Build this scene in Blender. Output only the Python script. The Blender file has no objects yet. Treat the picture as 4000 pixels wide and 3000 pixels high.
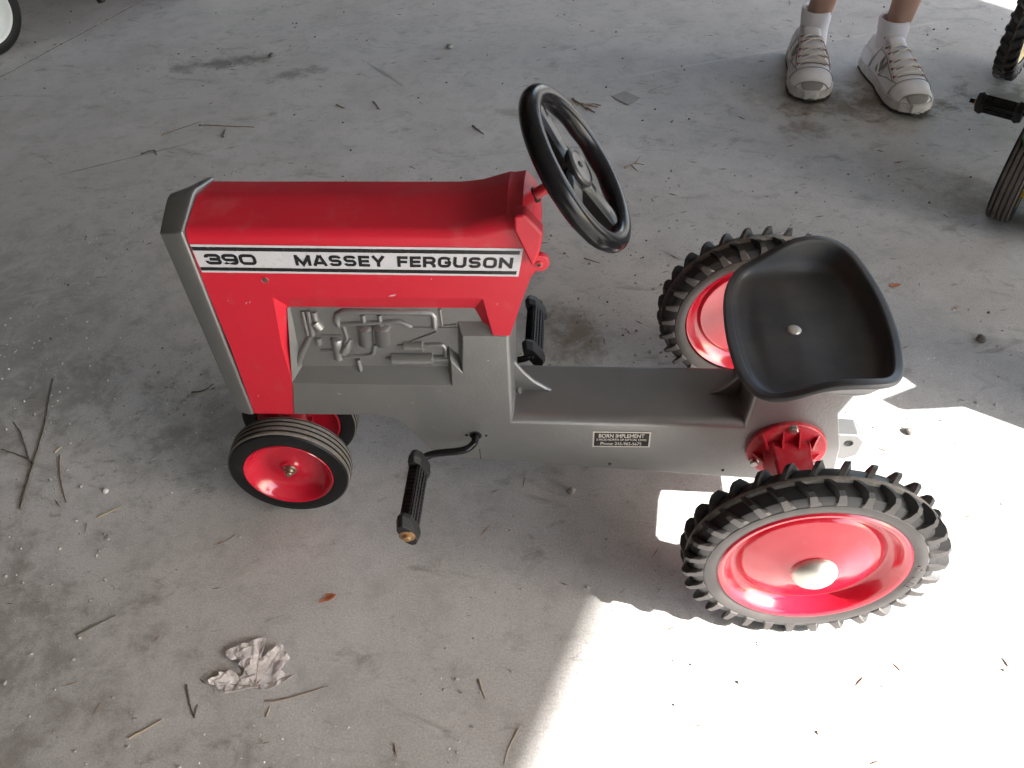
import bpy, bmesh, math, random
from mathutils import Vector, Matrix
random.seed(7)
S = bpy.context.scene
COL = S.collection
rad = math.radians

# ------------------------------------------------------------------ camera
cd = bpy.data.cameras.new('camera'); cam = bpy.data.objects.new('camera', cd); COL.objects.link(cam)
cd.sensor_width = 36.0; cd.lens = 29.03; cd.clip_start = 0.02; cd.clip_end = 500
_r = Vector((0.9977171, 0.0584882, -0.0337588)); _u = Vector((-0.0179832, 0.7119519, 0.7019980)); _f = Vector((-0.0650932, 0.6997883, -0.7113784))
M = Matrix((_r, _u, -_f)).transposed().to_4x4(); M.translation = Vector((0.4598, -0.7769, 0.9956))
cam.matrix_world = M
S.camera = cam

# ------------------------------------------------------------------ light
TO_SUN = Vector((1.4, -0.47, 1.0)).normalized()
w = bpy.data.worlds.new('World'); S.world = w; w.use_nodes = True
nt = w.node_tree; bg = nt.nodes['Background']
sky = nt.nodes.new('ShaderNodeTexSky'); sky.sky_type = 'NISHITA'; sky.sun_disc = False
sky.sun_elevation = math.asin(TO_SUN.z); sky.sun_rotation = math.atan2(TO_SUN.x, TO_SUN.y)
sky.dust_density = 1.7; sky.ozone_density = 1.0
nt.links.new(sky.outputs['Color'], bg.inputs['Color']); bg.inputs['Strength'].default_value = 0.15
sl = bpy.data.lights.new('sun', 'SUN'); sun = bpy.data.objects.new('sun', sl); COL.objects.link(sun)
sl.energy = 5.0; sl.angle = rad(0.5); sl.color = (1.0, 0.965, 0.925)
sun.rotation_euler = (-TO_SUN).to_track_quat('-Z', 'Y').to_euler(); sun.location = (6, -3, 5)
S.view_settings.view_transform = 'Standard'; S.view_settings.look = 'None'
S.view_settings.exposure = 2.43; S.view_settings.gamma = 1.0
S.render.engine = 'CYCLES'; S.cycles.use_denoising = True
S.cycles.max_bounces = 10; S.cycles.diffuse_bounces = 6
S.cycles.sample_clamp_indirect = 6.0

# ------------------------------------------------------------------ materials
def nodes(m):
    m.use_nodes = True
    t = m.node_tree
    return t, t.nodes['Principled BSDF']
def noise(t, scale, detail=4, rough=0.55, vec=None, dist=0.0):
    n = t.nodes.new('ShaderNodeTexNoise'); n.inputs['Scale'].default_value = scale
    n.inputs['Detail'].default_value = detail; n.inputs['Roughness'].default_value = rough
    n.inputs['Distortion'].default_value = dist
    if vec is not None: t.links.new(vec, n.inputs['Vector'])
    return n.outputs['Fac']
def ramp(t, fac, stops):
    r = t.nodes.new('ShaderNodeValToRGB'); e = r.color_ramp.elements
    for i, (p, c) in enumerate(stops):
        if i < 2: el = e[i]; el.position = p
        else: el = e.new(p)
        el.color = (c, c, c, 1) if isinstance(c, (int, float)) else (*c, 1)
    t.links.new(fac, r.inputs['Fac']); return r.outputs['Color']
def mix(t, a, b, fac, mode='MIX'):
    m = t.nodes.new('ShaderNodeMix'); m.data_type = 'RGBA'; m.blend_type = mode
    for s, v in ((m.inputs['Factor'], fac), (m.inputs[6], a), (m.inputs[7], b)):
        if isinstance(v, (int, float)): s.default_value = v
        elif isinstance(v, tuple): s.default_value = (*v, 1)
        else: t.links.new(v, s)
    return m.outputs[2]
def bump(t, b, h, strength, dist=0.001):
    n = t.nodes.new('ShaderNodeBump'); n.inputs['Strength'].default_value = strength; n.inputs['Distance'].default_value = dist
    t.links.new(h, n.inputs['Height']); t.links.new(n.outputs['Normal'], b.inputs['Normal'])
def coord(t): return t.nodes.new('ShaderNodeTexCoord').outputs['Object']
def mat(name, col, rough=0.5, metal=0.0, var=0.12, vs=40, bs=0.0, bscale=300, dust=None, dustamt=0.3, ds=25, coat=0.0, spec=None):
    m = bpy.data.materials.new(name); t, b = nodes(m); v = coord(t)
    n = noise(t, vs, 5, 0.6, v)
    c = mix(t, tuple(x * (1 - var) for x in col), tuple(min(1, x * (1 + var)) for x in col), n)
    if dust:
        d = ramp(t, noise(t, ds, 8, 0.65, v), [(0.62 - dustamt * 0.5, 0.0), (0.75, min(1.0, dustamt * 2))])
        c = mix(t, c, dust, d)
    t.links.new(c, b.inputs['Base Color'])
    r = t.nodes.new('ShaderNodeMapRange'); r.inputs['To Min'].default_value = max(0, rough - 0.08); r.inputs['To Max'].default_value = min(1, rough + 0.1)
    t.links.new(noise(t, vs * 2.3, 4, 0.6, v), r.inputs['Value']); t.links.new(r.outputs['Result'], b.inputs['Roughness'])
    b.inputs['Metallic'].default_value = metal
    if coat: b.inputs['Coat Weight'].default_value = coat; b.inputs['Coat Roughness'].default_value = 0.08
    if spec is not None: b.inputs['Specular IOR Level'].default_value = spec
    if bs: bump(t, b, noise(t, bscale, 4, 0.6, v), bs, 0.0008)
    return m
RED = mat('red_enamel', (0.475, 0.010, 0.026), 0.40, var=0.07, vs=18, bs=0.22, bscale=420, dust=(0.46, 0.16, 0.16), dustamt=0.13, ds=20)
REDG = mat('red_gloss_rim', (0.50, 0.010, 0.030), 0.16, var=0.05, vs=20, bs=0.03, bscale=60, dust=(0.5, 0.2, 0.18), dustamt=0.07, ds=40, coat=0.5)
REDD = mat('red_axle_paint', (0.42, 0.015, 0.03), 0.35, var=0.1, vs=30, dust=(0.40, 0.22, 0.2), dustamt=0.25, ds=45)
GREY = mat('grey_casting_paint', (0.240, 0.243, 0.241), 0.38, metal=0.72, var=0.10, vs=22, bs=0.42, bscale=330, dust=(0.23, 0.22, 0.20), dustamt=0.2, ds=20)
BLK = mat('black_gloss_plastic', (0.007, 0.007, 0.008), 0.20, var=0.2, vs=12, bs=0.0, spec=0.22)
BLKM = mat('black_moulded_plastic', (0.015, 0.015, 0.016), 0.48, spec=0.3, var=0.25, vs=60, bs=0.12, bscale=500, dust=(0.12, 0.105, 0.09), dustamt=0.12, ds=70)
SEATM = mat('black_seat_plastic', (0.041, 0.045, 0.051), 0.42, var=0.3, vs=9, bs=0.10, bscale=900, dust=(0.085, 0.078, 0.070), dustamt=0.45, ds=14)
RUB = mat('black_rubber', (0.028, 0.028, 0.029), 0.40, var=0.25, vs=50, bs=0.1, bscale=400, dust=(0.10, 0.092, 0.085), dustamt=0.14, ds=55)
RUBF = mat('black_satin_rubber', (0.009, 0.009, 0.010), 0.42, spec=0.25, var=0.2, vs=40, bs=0.06, bscale=300, dust=(0.07, 0.064, 0.058), dustamt=0.1, ds=40)
RUBD = mat('dusty_rubber', (0.15, 0.137, 0.12), 0.8, var=0.35, vs=90, bs=0.3, bscale=500, dust=(0.26, 0.235, 0.20), dustamt=0.3, ds=160)
RUBS = mat('scuffed_sidewall_rubber', (0.058, 0.052, 0.050), 0.42, var=0.15, vs=40, bs=0.08, bscale=400, dust=(0.12, 0.108, 0.098), dustamt=0.2, ds=30)
DSTEEL = mat('dull_dark_screw', (0.07, 0.068, 0.066), 0.5, metal=0.1, var=0.2, vs=120)
STEEL = mat('zinc_steel', (0.56, 0.55, 0.51), 0.32, metal=1.0, var=0.18, vs=120, bs=0.1, bscale=300)
CAPM = mat('tarnished_hub_cap', (0.58, 0.56, 0.50), 0.42, metal=0.75, var=0.14, vs=45, bs=0.2, bscale=120, dust=(0.42, 0.39, 0.32), dustamt=0.2, ds=60)
RUST = mat('rusty_bolt', (0.33, 0.20, 0.10), 0.5, metal=0.6, var=0.5, vs=220, bs=0.3, bscale=400)
CHIP = mat('bare_alloy_chip', (0.55, 0.48, 0.48), 0.5, metal=0.2, var=0.2, vs=300)
CHIP2 = mat('pale_paint_chip', (0.33, 0.32, 0.30), 0.6, var=0.2, vs=300)
DARK = mat('dark_hollow', (0.01, 0.01, 0.01), 0.9)
DECW = mat('white_decal_vinyl', (0.50, 0.50, 0.525), 0.28, var=0.03, vs=30)
DECB = mat('black_decal_vinyl', (0.012, 0.012, 0.014), 0.25, var=0.2, vs=60)
SILV = mat('silver_foil_print', (0.62, 0.60, 0.54), 0.35, metal=0.4, var=0.1, vs=200)
GREEN = mat('green_enamel', (0.02, 0.16, 0.04), 0.35, var=0.1, vs=20)
YELL = mat('yellow_enamel', (0.62, 0.44, 0.03), 0.35, var=0.1, vs=20)
BLUE = mat('blue_enamel', (0.03, 0.05, 0.20), 0.3, var=0.1, vs=20)
WHITE = mat('white_enamel', (0.70, 0.74, 0.73), 0.35, var=0.05, vs=20)
BRUB = mat('brown_dusty_rubber', (0.055, 0.045, 0.038), 0.75, var=0.3, vs=60, dust=(0.14, 0.115, 0.09), dustamt=0.3, ds=70)
SHOEW = mat('white_shoe_leather', (0.80, 0.81, 0.84), 0.55, var=0.1, vs=30, bs=0.15, bscale=350, dust=(0.50, 0.48, 0.44), dustamt=0.18, ds=35)
SHOEG = mat('grey_shoe_trim', (0.27, 0.265, 0.26), 0.6, var=0.1, vs=60)
SEAM = mat('grey_shoe_seam', (0.27, 0.265, 0.27), 0.8)
SOLEW = mat('worn_midsole_foam', (0.64, 0.63, 0.61), 0.7, var=0.12, vs=50, dust=(0.25, 0.22, 0.18), dustamt=0.3, ds=40)
SOLED = mat('dark_outsole', (0.05, 0.047, 0.045), 0.8)
SHOER = mat('red_shoe_trim', (0.34, 0.05, 0.05), 0.6)
LACE = mat('cream_lace', (0.78, 0.75, 0.71), 0.8, var=0.1, vs=300)
SOCK = mat('white_cotton_sock', (0.76, 0.75, 0.78), 0.9, var=0.06, vs=80, bs=0.5, bscale=700)
SKIN = mat('skin', (0.42, 0.255, 0.195), 0.5, var=0.12, vs=25, bs=0.1, bscale=200)
CLOTH = mat('khaki_cloth', (0.32, 0.26, 0.17), 0.9, var=0.1, vs=40)
SHIRT = mat('blue_cloth', (0.12, 0.17, 0.28), 0.9, var=0.1, vs=40)
HAIR = mat('brown_hair', (0.05, 0.03, 0.02), 0.7)
LEAFG = mat('bleached_leaf', (0.62, 0.585, 0.57), 0.8, var=0.3, vs=130, bs=0.4, bscale=500, dust=(0.24, 0.20, 0.17), dustamt=0.25, ds=180)
VEIN = mat('leaf_vein', (0.33, 0.28, 0.25), 0.8)
LEAFO = mat('orange_leaf', (0.42, 0.14, 0.05), 0.7, var=0.3, vs=200)
TWIG = mat('grey_twig_bark', (0.13, 0.118, 0.10), 0.9, var=0.4, vs=200)
TWIGB = mat('brown_twig_bark', (0.21, 0.15, 0.105), 0.85, var=0.4, vs=200)
STRAW = mat('pale_straw', (0.34, 0.28, 0.19), 0.8, var=0.3, vs=200)
STONE = mat('grey_pebble', (0.30, 0.29, 0.27), 0.9, var=0.3, vs=150)
STONEW = mat('pale_grit', (0.55, 0.54, 0.51), 0.9, var=0.2, vs=150)
STONED = mat('dark_crumb', (0.12, 0.108, 0.095), 0.95, var=0.3, vs=150)
WOOD = mat('weathered_shed_board', (0.075, 0.06, 0.045), 0.85, var=0.3, vs=6)

def floor_material():
    m = bpy.data.materials.new('concrete'); t, b = nodes(m); v = coord(t)
    L = t.links
    def mapped(scale, rot=0.0):
        mp = t.nodes.new('ShaderNodeMapping'); mp.inputs['Scale'].default_value = scale; mp.inputs['Rotation'].default_value = (0, 0, rot)
        L.new(v, mp.inputs['Vector']); return mp.outputs['Vector']
    base = mix(t, (0.41, 0.407, 0.398), (0.53, 0.527, 0.518), noise(t, 1.6, 6, 0.6, v))
    base = mix(t, base, (0.335, 0.327, 0.309), ramp(t, noise(t, 5.5, 8, 0.62, v, 0.4), [(0.42, 0.0), (0.72, 0.75)]))
    base = mix(t, base, (0.62, 0.615, 0.60), ramp(t, noise(t, 9.0, 7, 0.6, mapped((1, 1, 1), 0.7)), [(0.52, 0.0), (0.8, 0.5)]))
    # fine sandy grain
    g = ramp(t, noise(t, 380, 3, 0.75, v), [(0.34, 0.0), (0.66, 1.0)])
    sp = ramp(t, noise(t, 95, 4, 0.75, v), [(0.60, 0.0), (0.68, 1.0)])
    sp2 = ramp(t, noise(t, 70, 4, 0.75, mapped((1, 1, 1), 1.1)), [(0.63, 0.0), (0.70, 1.0)])
    base = mix(t, base, mix(t, (0.22, 0.21, 0.195), (0.70, 0.685, 0.655), g), 0.34)
    base = mix(t, base, (0.22, 0.205, 0.18), mix(t, (0, 0, 0), (0.45, 0.45, 0.45), sp))
    base = mix(t, base, (0.70, 0.69, 0.67), mix(t, (0, 0, 0), (0.30, 0.30, 0.30), sp2))
    base = mix(t, base, (0.31, 0.303, 0.286), ramp(t, noise(t, 19, 9, 0.72, v, 0.3), [(0.50, 0.0), (0.70, 0.62)]))
    # smeared streaks of dirt, running roughly along x
    st = noise(t, 9, 9, 0.7, mapped((0.75, 1.5, 1), -0.15), 0.8)
    base = mix(t, base, (0.19, 0.178, 0.152), ramp(t, st, [(0.575, 0.0), (0.69, 0.62)]))
    st2 = noise(t, 34, 7, 0.7, mapped((0.8, 1.3, 1), 0.4), 0.8)
    base = mix(t, base, (0.16, 0.145, 0.12), ramp(t, st2, [(0.62, 0.0), (0.73, 0.5)]))
    # soiled places on the slab, the two widest painting in dimmer light at left: (x, y, rx, ry, strength, colour)
    clump = ramp(t, noise(t, 2.6, 5, 0.6, mapped((1, 1, 1), 2.0)), [(0.47, 0.0), (0.60, 1.0)])
    fl = ramp(t, noise(t, 46, 7, 0.72, mapped((0.8, 1.25, 1), 0.1), 0.4), [(0.585, 0.0), (0.64, 1.0)])
    base = mix(t, base, (0.15, 0.135, 0.112), mix(t, (0, 0, 0), mix(t, (0, 0, 0), (0.46, 0.46, 0.46), clump), fl))
    edge = noise(t, 15, 9, 0.74, v, 0.3)
    for (x, y, rx, ry, rot, s, c) in [
        (1.17, 1.20, 0.34, 0.13, -0.05, 0.75, (0.125, 0.095, 0.06)),
        (1.52, 1.22, 0.25, 0.10, 0.1, 0.7, (0.10, 0.085, 0.06)),
        (1.02, 1.08, 0.10, 0.09, 0.4, 0.6, (0.13, 0.09, 0.055)),
        (1.36, 0.78, 0.26, 0.16, 0.2, 0.45, (0.14, 0.12, 0.09)),
        (-0.50, 1.46, 0.22, 0.07, 0.3, 0.75, (0.12, 0.115, 0.10)),
        (-0.30, 1.38, 0.12, 0.05, 0.4, 0.6, (0.12, 0.11, 0.10)),
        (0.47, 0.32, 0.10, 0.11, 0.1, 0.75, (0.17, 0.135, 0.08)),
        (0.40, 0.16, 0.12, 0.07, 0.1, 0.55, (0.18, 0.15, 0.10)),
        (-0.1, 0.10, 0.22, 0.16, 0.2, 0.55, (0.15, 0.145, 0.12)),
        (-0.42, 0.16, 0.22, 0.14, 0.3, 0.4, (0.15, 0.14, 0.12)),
        (-0.40, -0.42, 0.50, 0.40, 0.3, 0.70, (0.205, 0.193, 0.172)),  # slight dirt, mostly the light fall-off at lower left painted in
        (-0.62, 0.25, 0.45, 0.60, 0.3, 0.55, (0.235, 0.226, 0.208)),  # left side darkened likewise: fall-off of light put into the dirt tone
        (0.31, 1.16, 0.10, 0.03, -0.4, 0.5, (0.20, 0.18, 0.15))]:
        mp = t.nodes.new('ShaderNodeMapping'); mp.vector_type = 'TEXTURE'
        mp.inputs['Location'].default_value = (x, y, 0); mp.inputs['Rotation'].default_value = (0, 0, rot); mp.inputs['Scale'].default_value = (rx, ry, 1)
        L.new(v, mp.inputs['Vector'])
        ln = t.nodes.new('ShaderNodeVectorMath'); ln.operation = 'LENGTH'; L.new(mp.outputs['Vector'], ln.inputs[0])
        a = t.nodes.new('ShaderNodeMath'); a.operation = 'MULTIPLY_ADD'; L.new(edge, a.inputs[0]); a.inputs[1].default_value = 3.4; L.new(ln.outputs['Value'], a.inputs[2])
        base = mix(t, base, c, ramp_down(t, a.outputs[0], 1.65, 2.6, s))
    # a long pale scratch across the slab behind the tractor, and a dark scuff
    for (x0, y0, x1, y1, wd, s, c) in [(0.4856, 1.3093, 1.62, 1.73, 0.010, 0.6, (0.60, 0.57, 0.52)), (-0.12, 1.46, 0.02, 1.30, 0.012, 0.55, (0.13, 0.12, 0.11)), (-0.757, 0.848, -0.448, 1.018, 0.006, 0.6, (0.13, 0.10, 0.085))]:
        cx, cy = (x0 + x1) / 2, (y0 + y1) / 2; Ln = math.hypot(x1 - x0, y1 - y0) / 2; an = math.atan2(y1 - y0, x1 - x0)
        mp = t.nodes.new('ShaderNodeMapping'); mp.vector_type = 'TEXTURE'
        mp.inputs['Location'].default_value = (cx, cy, 0); mp.inputs['Rotation'].default_value = (0, 0, an); mp.inputs['Scale'].default_value = (Ln, wd, 1)
        L.new(v, mp.inputs['Vector'])
        sp = t.nodes.new('ShaderNodeSeparateXYZ'); L.new(mp.outputs['Vector'], sp.inputs[0])
        pw = t.nodes.new('ShaderNodeMath'); pw.operation = 'POWER'; ab = t.nodes.new('ShaderNodeMath'); ab.operation = 'ABSOLUTE'; L.new(sp.outputs['X'], ab.inputs[0]); L.new(ab.outputs[0], pw.inputs[0]); pw.inputs[1].default_value = 8
        ab2 = t.nodes.new('ShaderNodeMath'); ab2.operation = 'ABSOLUTE'; L.new(sp.outputs['Y'], ab2.inputs[0])
        ad = t.nodes.new('ShaderNodeMath'); ad.operation = 'ADD'; L.new(pw.outputs[0], ad.inputs[0]); L.new(ab2.outputs[0], ad.inputs[1])
        a = t.nodes.new('ShaderNodeMath'); a.operation = 'MULTIPLY_ADD'; L.new(noise(t, 14, 6, 0.7, v), a.inputs[0]); a.inputs[1].default_value = 1.6; L.new(ad.outputs[0], a.inputs[2])
        base = mix(t, base, c, ramp_down(t, a.outputs[0], 0.7, 1.6, s))
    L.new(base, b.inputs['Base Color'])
    b.inputs['Roughness'].default_value = 0.78; b.inputs['Specular IOR Level'].default_value = 0.3
    h = t.nodes.new('ShaderNodeMath'); h.operation = 'ADD'
    m1 = t.nodes.new('ShaderNodeMath'); m1.operation = 'MULTIPLY'; L.new(noise(t, 30, 8, 0.7, v), m1.inputs[0]); m1.inputs[1].default_value = 2.0
    L.new(m1.outputs[0], h.inputs[0]); L.new(g, h.inputs[1])
    bump(t, b, h.outputs[0], 0.22, 0.0012)
    return m
def ramp_down(t, val, a, bb, s):
    r = t.nodes.new('ShaderNodeMapRange'); r.interpolation_type = 'SMOOTHSTEP'
    r.inputs['From Min'].default_value = a; r.inputs['From Max'].default_value = bb; r.inputs['To Min'].default_value = s; r.inputs['To Max'].default_value = 0.0
    t.links.new(val, r.inputs['Value']); return r.outputs['Result']

# ------------------------------------------------------------------ mesh helpers
ORG = {}
def vec(p): return Vector(p)
class MB:
    def __init__(s): s.v = []; s.f = []; s.m = []; s.bw = None
    def add(s, vs, fs, mi=0):
        o = len(s.v); s.v += [tuple(p) for p in vs]
        for f in fs: s.f.append([i + o for i in f]); s.m.append(mi)
        return s
    def box(s, x0, x1, y0, y1, z0, z1, mi=0):
        return s.add([(x0, y0, z0), (x1, y0, z0), (x1, y1, z0), (x0, y1, z0), (x0, y0, z1), (x1, y0, z1), (x1, y1, z1), (x0, y1, z1)],
                     [(0, 3, 2, 1), (4, 5, 6, 7), (0, 1, 5, 4), (1, 2, 6, 5), (2, 3, 7, 6), (3, 0, 4, 7)], mi)
    def prism(s, poly, y0, y1, mi=0):
        """(x, z) outline, counter-clockwise seen from -y, from y0 to y1"""
        n = len(poly)
        vs = [(x, y0, z) for x, z in poly] + [(x, y1, z) for x, z in poly]
        fs = [tuple(range(n)), tuple(range(2 * n - 1, n - 1, -1))] + [((i + 1) % n, i, i + n, (i + 1) % n + n) for i in range(n)]
        return s.add(vs, fs, mi)
    def plate(s, poly, z0, z1, mi=0):
        n = len(poly)
        vs = [(x, y, z1) for x, y in poly] + [(x, y, z0) for x, y in poly]
        fs = [tuple(range(n)), tuple(range(2 * n - 1, n - 1, -1))] + [((i + 1) % n, i, i + n, (i + 1) % n + n) for i in range(n)]
        return s.add(vs, fs, mi)
    def lathe(s, prof, c, axis=(0, -1, 0), n=48, mi=None, a0=0.0):
        """prof: list of (radius, distance along axis[, material index of the ring that follows])"""
        ax = vec(axis).normalized(); u = ax.orthogonal().normalized(); w_ = ax.cross(u); c = vec(c)
        vs = []; fs = []; ms = []
        for p in prof:
            for k in range(n):
                a = a0 + 2 * math.pi * k / n
                vs.append(c + ax * p[1] + (u * math.cos(a) + w_ * math.sin(a)) * max(p[0], 1e-5))
        o = len(s.v); s.v += [tuple(p) for p in vs]
        for j in range(len(prof) - 1):
            mm = prof[j][2] if len(prof[j]) > 2 else (mi or 0)
            for k in range(n):
                k2 = (k + 1) % n
                s.f.append([o + j * n + k, o + j * n + k2, o + (j + 1) * n + k2, o + (j + 1) * n + k]); s.m.append(mm)
        return s
    def tube(s, pts, r, n=10, mi=0, cap=True):
        pts = [vec(p) for p in pts]; rs = r if isinstance(r, (list, tuple)) else [r] * len(pts)
        T = []
        for i in range(len(pts)):
            a = pts[max(0, i - 1)]; b = pts[min(len(pts) - 1, i + 1)]; T.append((b - a).normalized())
        u = T[0].orthogonal().normalized(); rings = []
        vs = []
        for i, p in enumerate(pts):
            u = (u - T[i] * u.dot(T[i])).normalized(); w_ = T[i].cross(u)
            for k in range(n):
                a = 2 * math.pi * k / n; vs.append(p + (u * math.cos(a) + w_ * math.sin(a)) * rs[i])
        fs = []
        for j in range(len(pts) - 1):
            for k in range(n):
                k2 = (k + 1) % n; fs.append((j * n + k, j * n + k2, (j + 1) * n + k2, (j + 1) * n + k))
        if cap:
            fs.append(tuple(range(n - 1, -1, -1))); fs.append(tuple((len(pts) - 1) * n + k for k in range(n)))
        return s.add(vs, fs, mi)
    def loft(s, rings, mi=0, closed=True, cap0=True, cap1=True):
        n = len(rings[0]); vs = [p for r in rings for p in r]; fs = []
        for j in range(len(rings) - 1):
            for k in range(n if closed else n - 1):
                k2 = (k + 1) % n; fs.append((j * n + k, j * n + k2, (j + 1) * n + k2, (j + 1) * n + k))
        if cap0: fs.append(tuple(range(n - 1, -1, -1)))
        if cap1: fs.append(tuple((len(rings) - 1) * n + k for k in range(n)))
        return s.add(vs, fs, mi)
    def build(s, name, mats, parent=None, org=None, smooth=35, bevel=0.0, bseg=3, weights=None, recalc=True, bangle=30):
        me = bpy.data.meshes.new(name)
        po = ORG.get(parent.name, Vector((0, 0, 0))) if parent else Vector((0, 0, 0))
        og = vec(org) if org is not None else Vector(po)
        me.from_pydata([tuple(vec(p) - og) for p in s.v], [], s.f)
        me.polygons.foreach_set('material_index', s.m)
        for mm in (mats if isinstance(mats, (list, tuple)) else [mats]): me.materials.append(mm)
        if recalc:
            bm = bmesh.new(); bm.from_mesh(me); bmesh.ops.recalc_face_normals(bm, faces=bm.faces); bm.to_mesh(me); bm.free()
        me.update()
        if smooth:
            me.polygons.foreach_set('use_smooth', [True] * len(me.polygons)); me.set_sharp_from_angle(angle=rad(smooth))
        o = bpy.data.objects.new(name, me); COL.objects.link(o)
        o.location = og - po
        if parent: o.parent = parent
        ORG[o.name] = og
        if weights:
            at = me.attributes.new('bevel_weight_edge', 'FLOAT', 'EDGE')
            for e in me.edges:
                a, b = me.vertices[e.vertices[0]].co + og, me.vertices[e.vertices[1]].co + og
                at.data[e.index].value = weights(a, b)
        if bevel:
            md = o.modifiers.new('bevel', 'BEVEL'); md.width = bevel; md.segments = bseg; md.harden_normals = True
            if weights: md.limit_method = 'WEIGHT'
            else: md.limit_method = 'ANGLE'; md.angle_limit = rad(bangle)
        return o
def tag(o, label, cat, group=None):
    o['label'] = label; o['category'] = cat
    if group: o['group'] = group
    return o
def thing(name, loc, label, cat, group=None):
    o = bpy.data.objects.new(name, None); COL.objects.link(o); o.location = loc; o.empty_display_size = 0.05
    ORG[o.name] = vec(loc); return tag(o, label, cat, group)
def struct(o): o['kind'] = 'structure'; return o
def copy_tree(o, parent, remap, skip=()):
    c = o.copy(); COL.objects.link(c); c.parent = parent
    for s_ in c.material_slots:
        if s_.material and s_.material.name in remap:
            m_ = remap[s_.material.name]; s_.link = 'OBJECT'; s_.material = m_
    for ch in list(o.children):
        if ch.name.split('.')[0] not in skip: copy_tree(ch, c, remap, skip)
    return c
def smooth_path(pts, k=5):
    """Catmull-Rom through the points"""
    P = [vec(p) for p in pts]; P = [P[0] * 2 - P[1]] + P + [P[-1] * 2 - P[-2]]; out = []
    for i in range(1, len(P) - 2):
        for j in range(k):
            t_ = j / k; a, b, c, d = P[i - 1], P[i], P[i + 1], P[i + 2]
            out.append(0.5 * ((2 * b) + (c - a) * t_ + (2 * a - 5 * b + 4 * c - d) * t_ ** 2 + (3 * b - a - 3 * c + d) * t_ ** 3))
    out.append(P[-2]); return out

# ------------------------------------------------------------------ setting
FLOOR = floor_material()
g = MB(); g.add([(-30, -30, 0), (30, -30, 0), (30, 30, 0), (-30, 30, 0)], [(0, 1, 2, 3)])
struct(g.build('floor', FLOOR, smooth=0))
# control joint sawn in the slab, its pale filler standing a hair proud
g = MB(); random.seed(3)
p0, p1 = Vector((-1.40, 0.677, 0)), Vector((-0.72, 2.515, 0)); d = (p1 - p0).normalized(); nn = Vector((-d.y, d.x, 0)); ps = []
for i in range(161):
    q = p0.lerp(p1, i / 160) + nn * random.uniform(-0.0012, 0.0012); wd = 0.0016 + 0.0022 * random.random()
    ps += [tuple(q - nn * wd) , tuple(q + nn * wd)]
g.add([(x, y, 0.0012) for x, y, z in ps], [(2 * i, 2 * i + 2, 2 * i + 3, 2 * i + 1) for i in range(160)])
struct(g.build('floor_joint', mat('joint_filler', (0.50, 0.47, 0.40), 0.9, var=0.5, vs=25), smooth=0))
g = MB(); q = nn * 0.0045
g.add([tuple(p0 + q * 0.3 + Vector((0, 0, .0006))), tuple(p1 + q * 0.3 + Vector((0, 0, .0006))), tuple(p1 - q + Vector((0, 0, .0006))), tuple(p0 - q + Vector((0, 0, .0006)))], [(0, 1, 2, 3)])
struct(g.build('floor_joint', mat('joint_dark_line', (0.12, 0.11, 0.10), 0.95, var=0.4, vs=25), smooth=0))  # flat dark line beside the pale filler

# the open shed around: wall with the doorways to the right, roof, back and left walls
WN = Vector((0.93, -0.36, 0)).normalized(); WV = Vector((0.36, 0.93, 0)).normalized(); W0 = Vector((3.8, -1.08, 0))
def wall_slab(poly, name, base=W0, th=0.10, m=WOOD):
    """(s, t) outline on the plane through base along WV and up, given thickness outwards"""
    n = len(poly); g = MB()
    a = [base + WV * s_ + Vector((0, 0, t_)) for s_, t_ in poly]; b = [p + WN * th for p in a]
    g.add(a + b, [tuple(range(n)), tuple(range(2 * n - 1, n - 1, -1))] + [((i + 1) % n, i, i + n, (i + 1) % n + n) for i in range(n)])
    return struct(g.build(name, m, smooth=0))
ROOF = 2.75
wall_slab([(-3.35, 0), (-3.35, 2.355), (0.44, 2.355), (0.44, 0), (1.85, 0), (1.85, 1.2), (1.969, 1.901), (2.012, 1.997), (2.051, 2.058), (2.133, 2.15), (2.30, 2.66), (5.4, 2.66), (5.4, 0), (5.6, 0), (5.6, ROOF), (-5.4, ROOF), (-5.4, 0)], 'shed_wall')
cs = [W0 + WV * 5.6 + WN * 0.5, W0 - WV * 5.4 + WN * 0.5, W0 - WV * 5.4 - WN * 9.0, W0 + WV * 5.6 - WN * 9.0]
g = MB(); g.plate([(p.x, p.y) for p in cs], ROOF + 0.002, ROOF + 0.12); struct(g.build('shed_roof', mat('pale_roof_boards', (0.20, 0.185, 0.165), 0.9, var=0.25, vs=4), smooth=0))
def wall_between(a, b, z0, z1, name):
    d = (b - a).normalized(); n_ = Vector((-d.y, d.x, 0)) * 0.05; g = MB()
    g.plate([(p.x, p.y) for p in (a - n_, b - n_, b + n_, a + n_)], z0, z1); return struct(g.build(name, WOOD, smooth=0))
wall_between(W0 - WV * 5.4 - WN * 8.9, W0 + WV * 5.6 - WN * 8.9, 0, ROOF, 'shed_wall')
wall_between(W0 + WV * 5.5 - WN * 8.8, W0 + WV * 5.5 - WN * 4.6, 0, ROOF, 'shed_wall')
wall_between(W0 - WV * 3.5 - WN * 8.8, W0 - WV * 3.5 - WN * 1.3, 0, ROOF, 'shed_wall')
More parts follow.
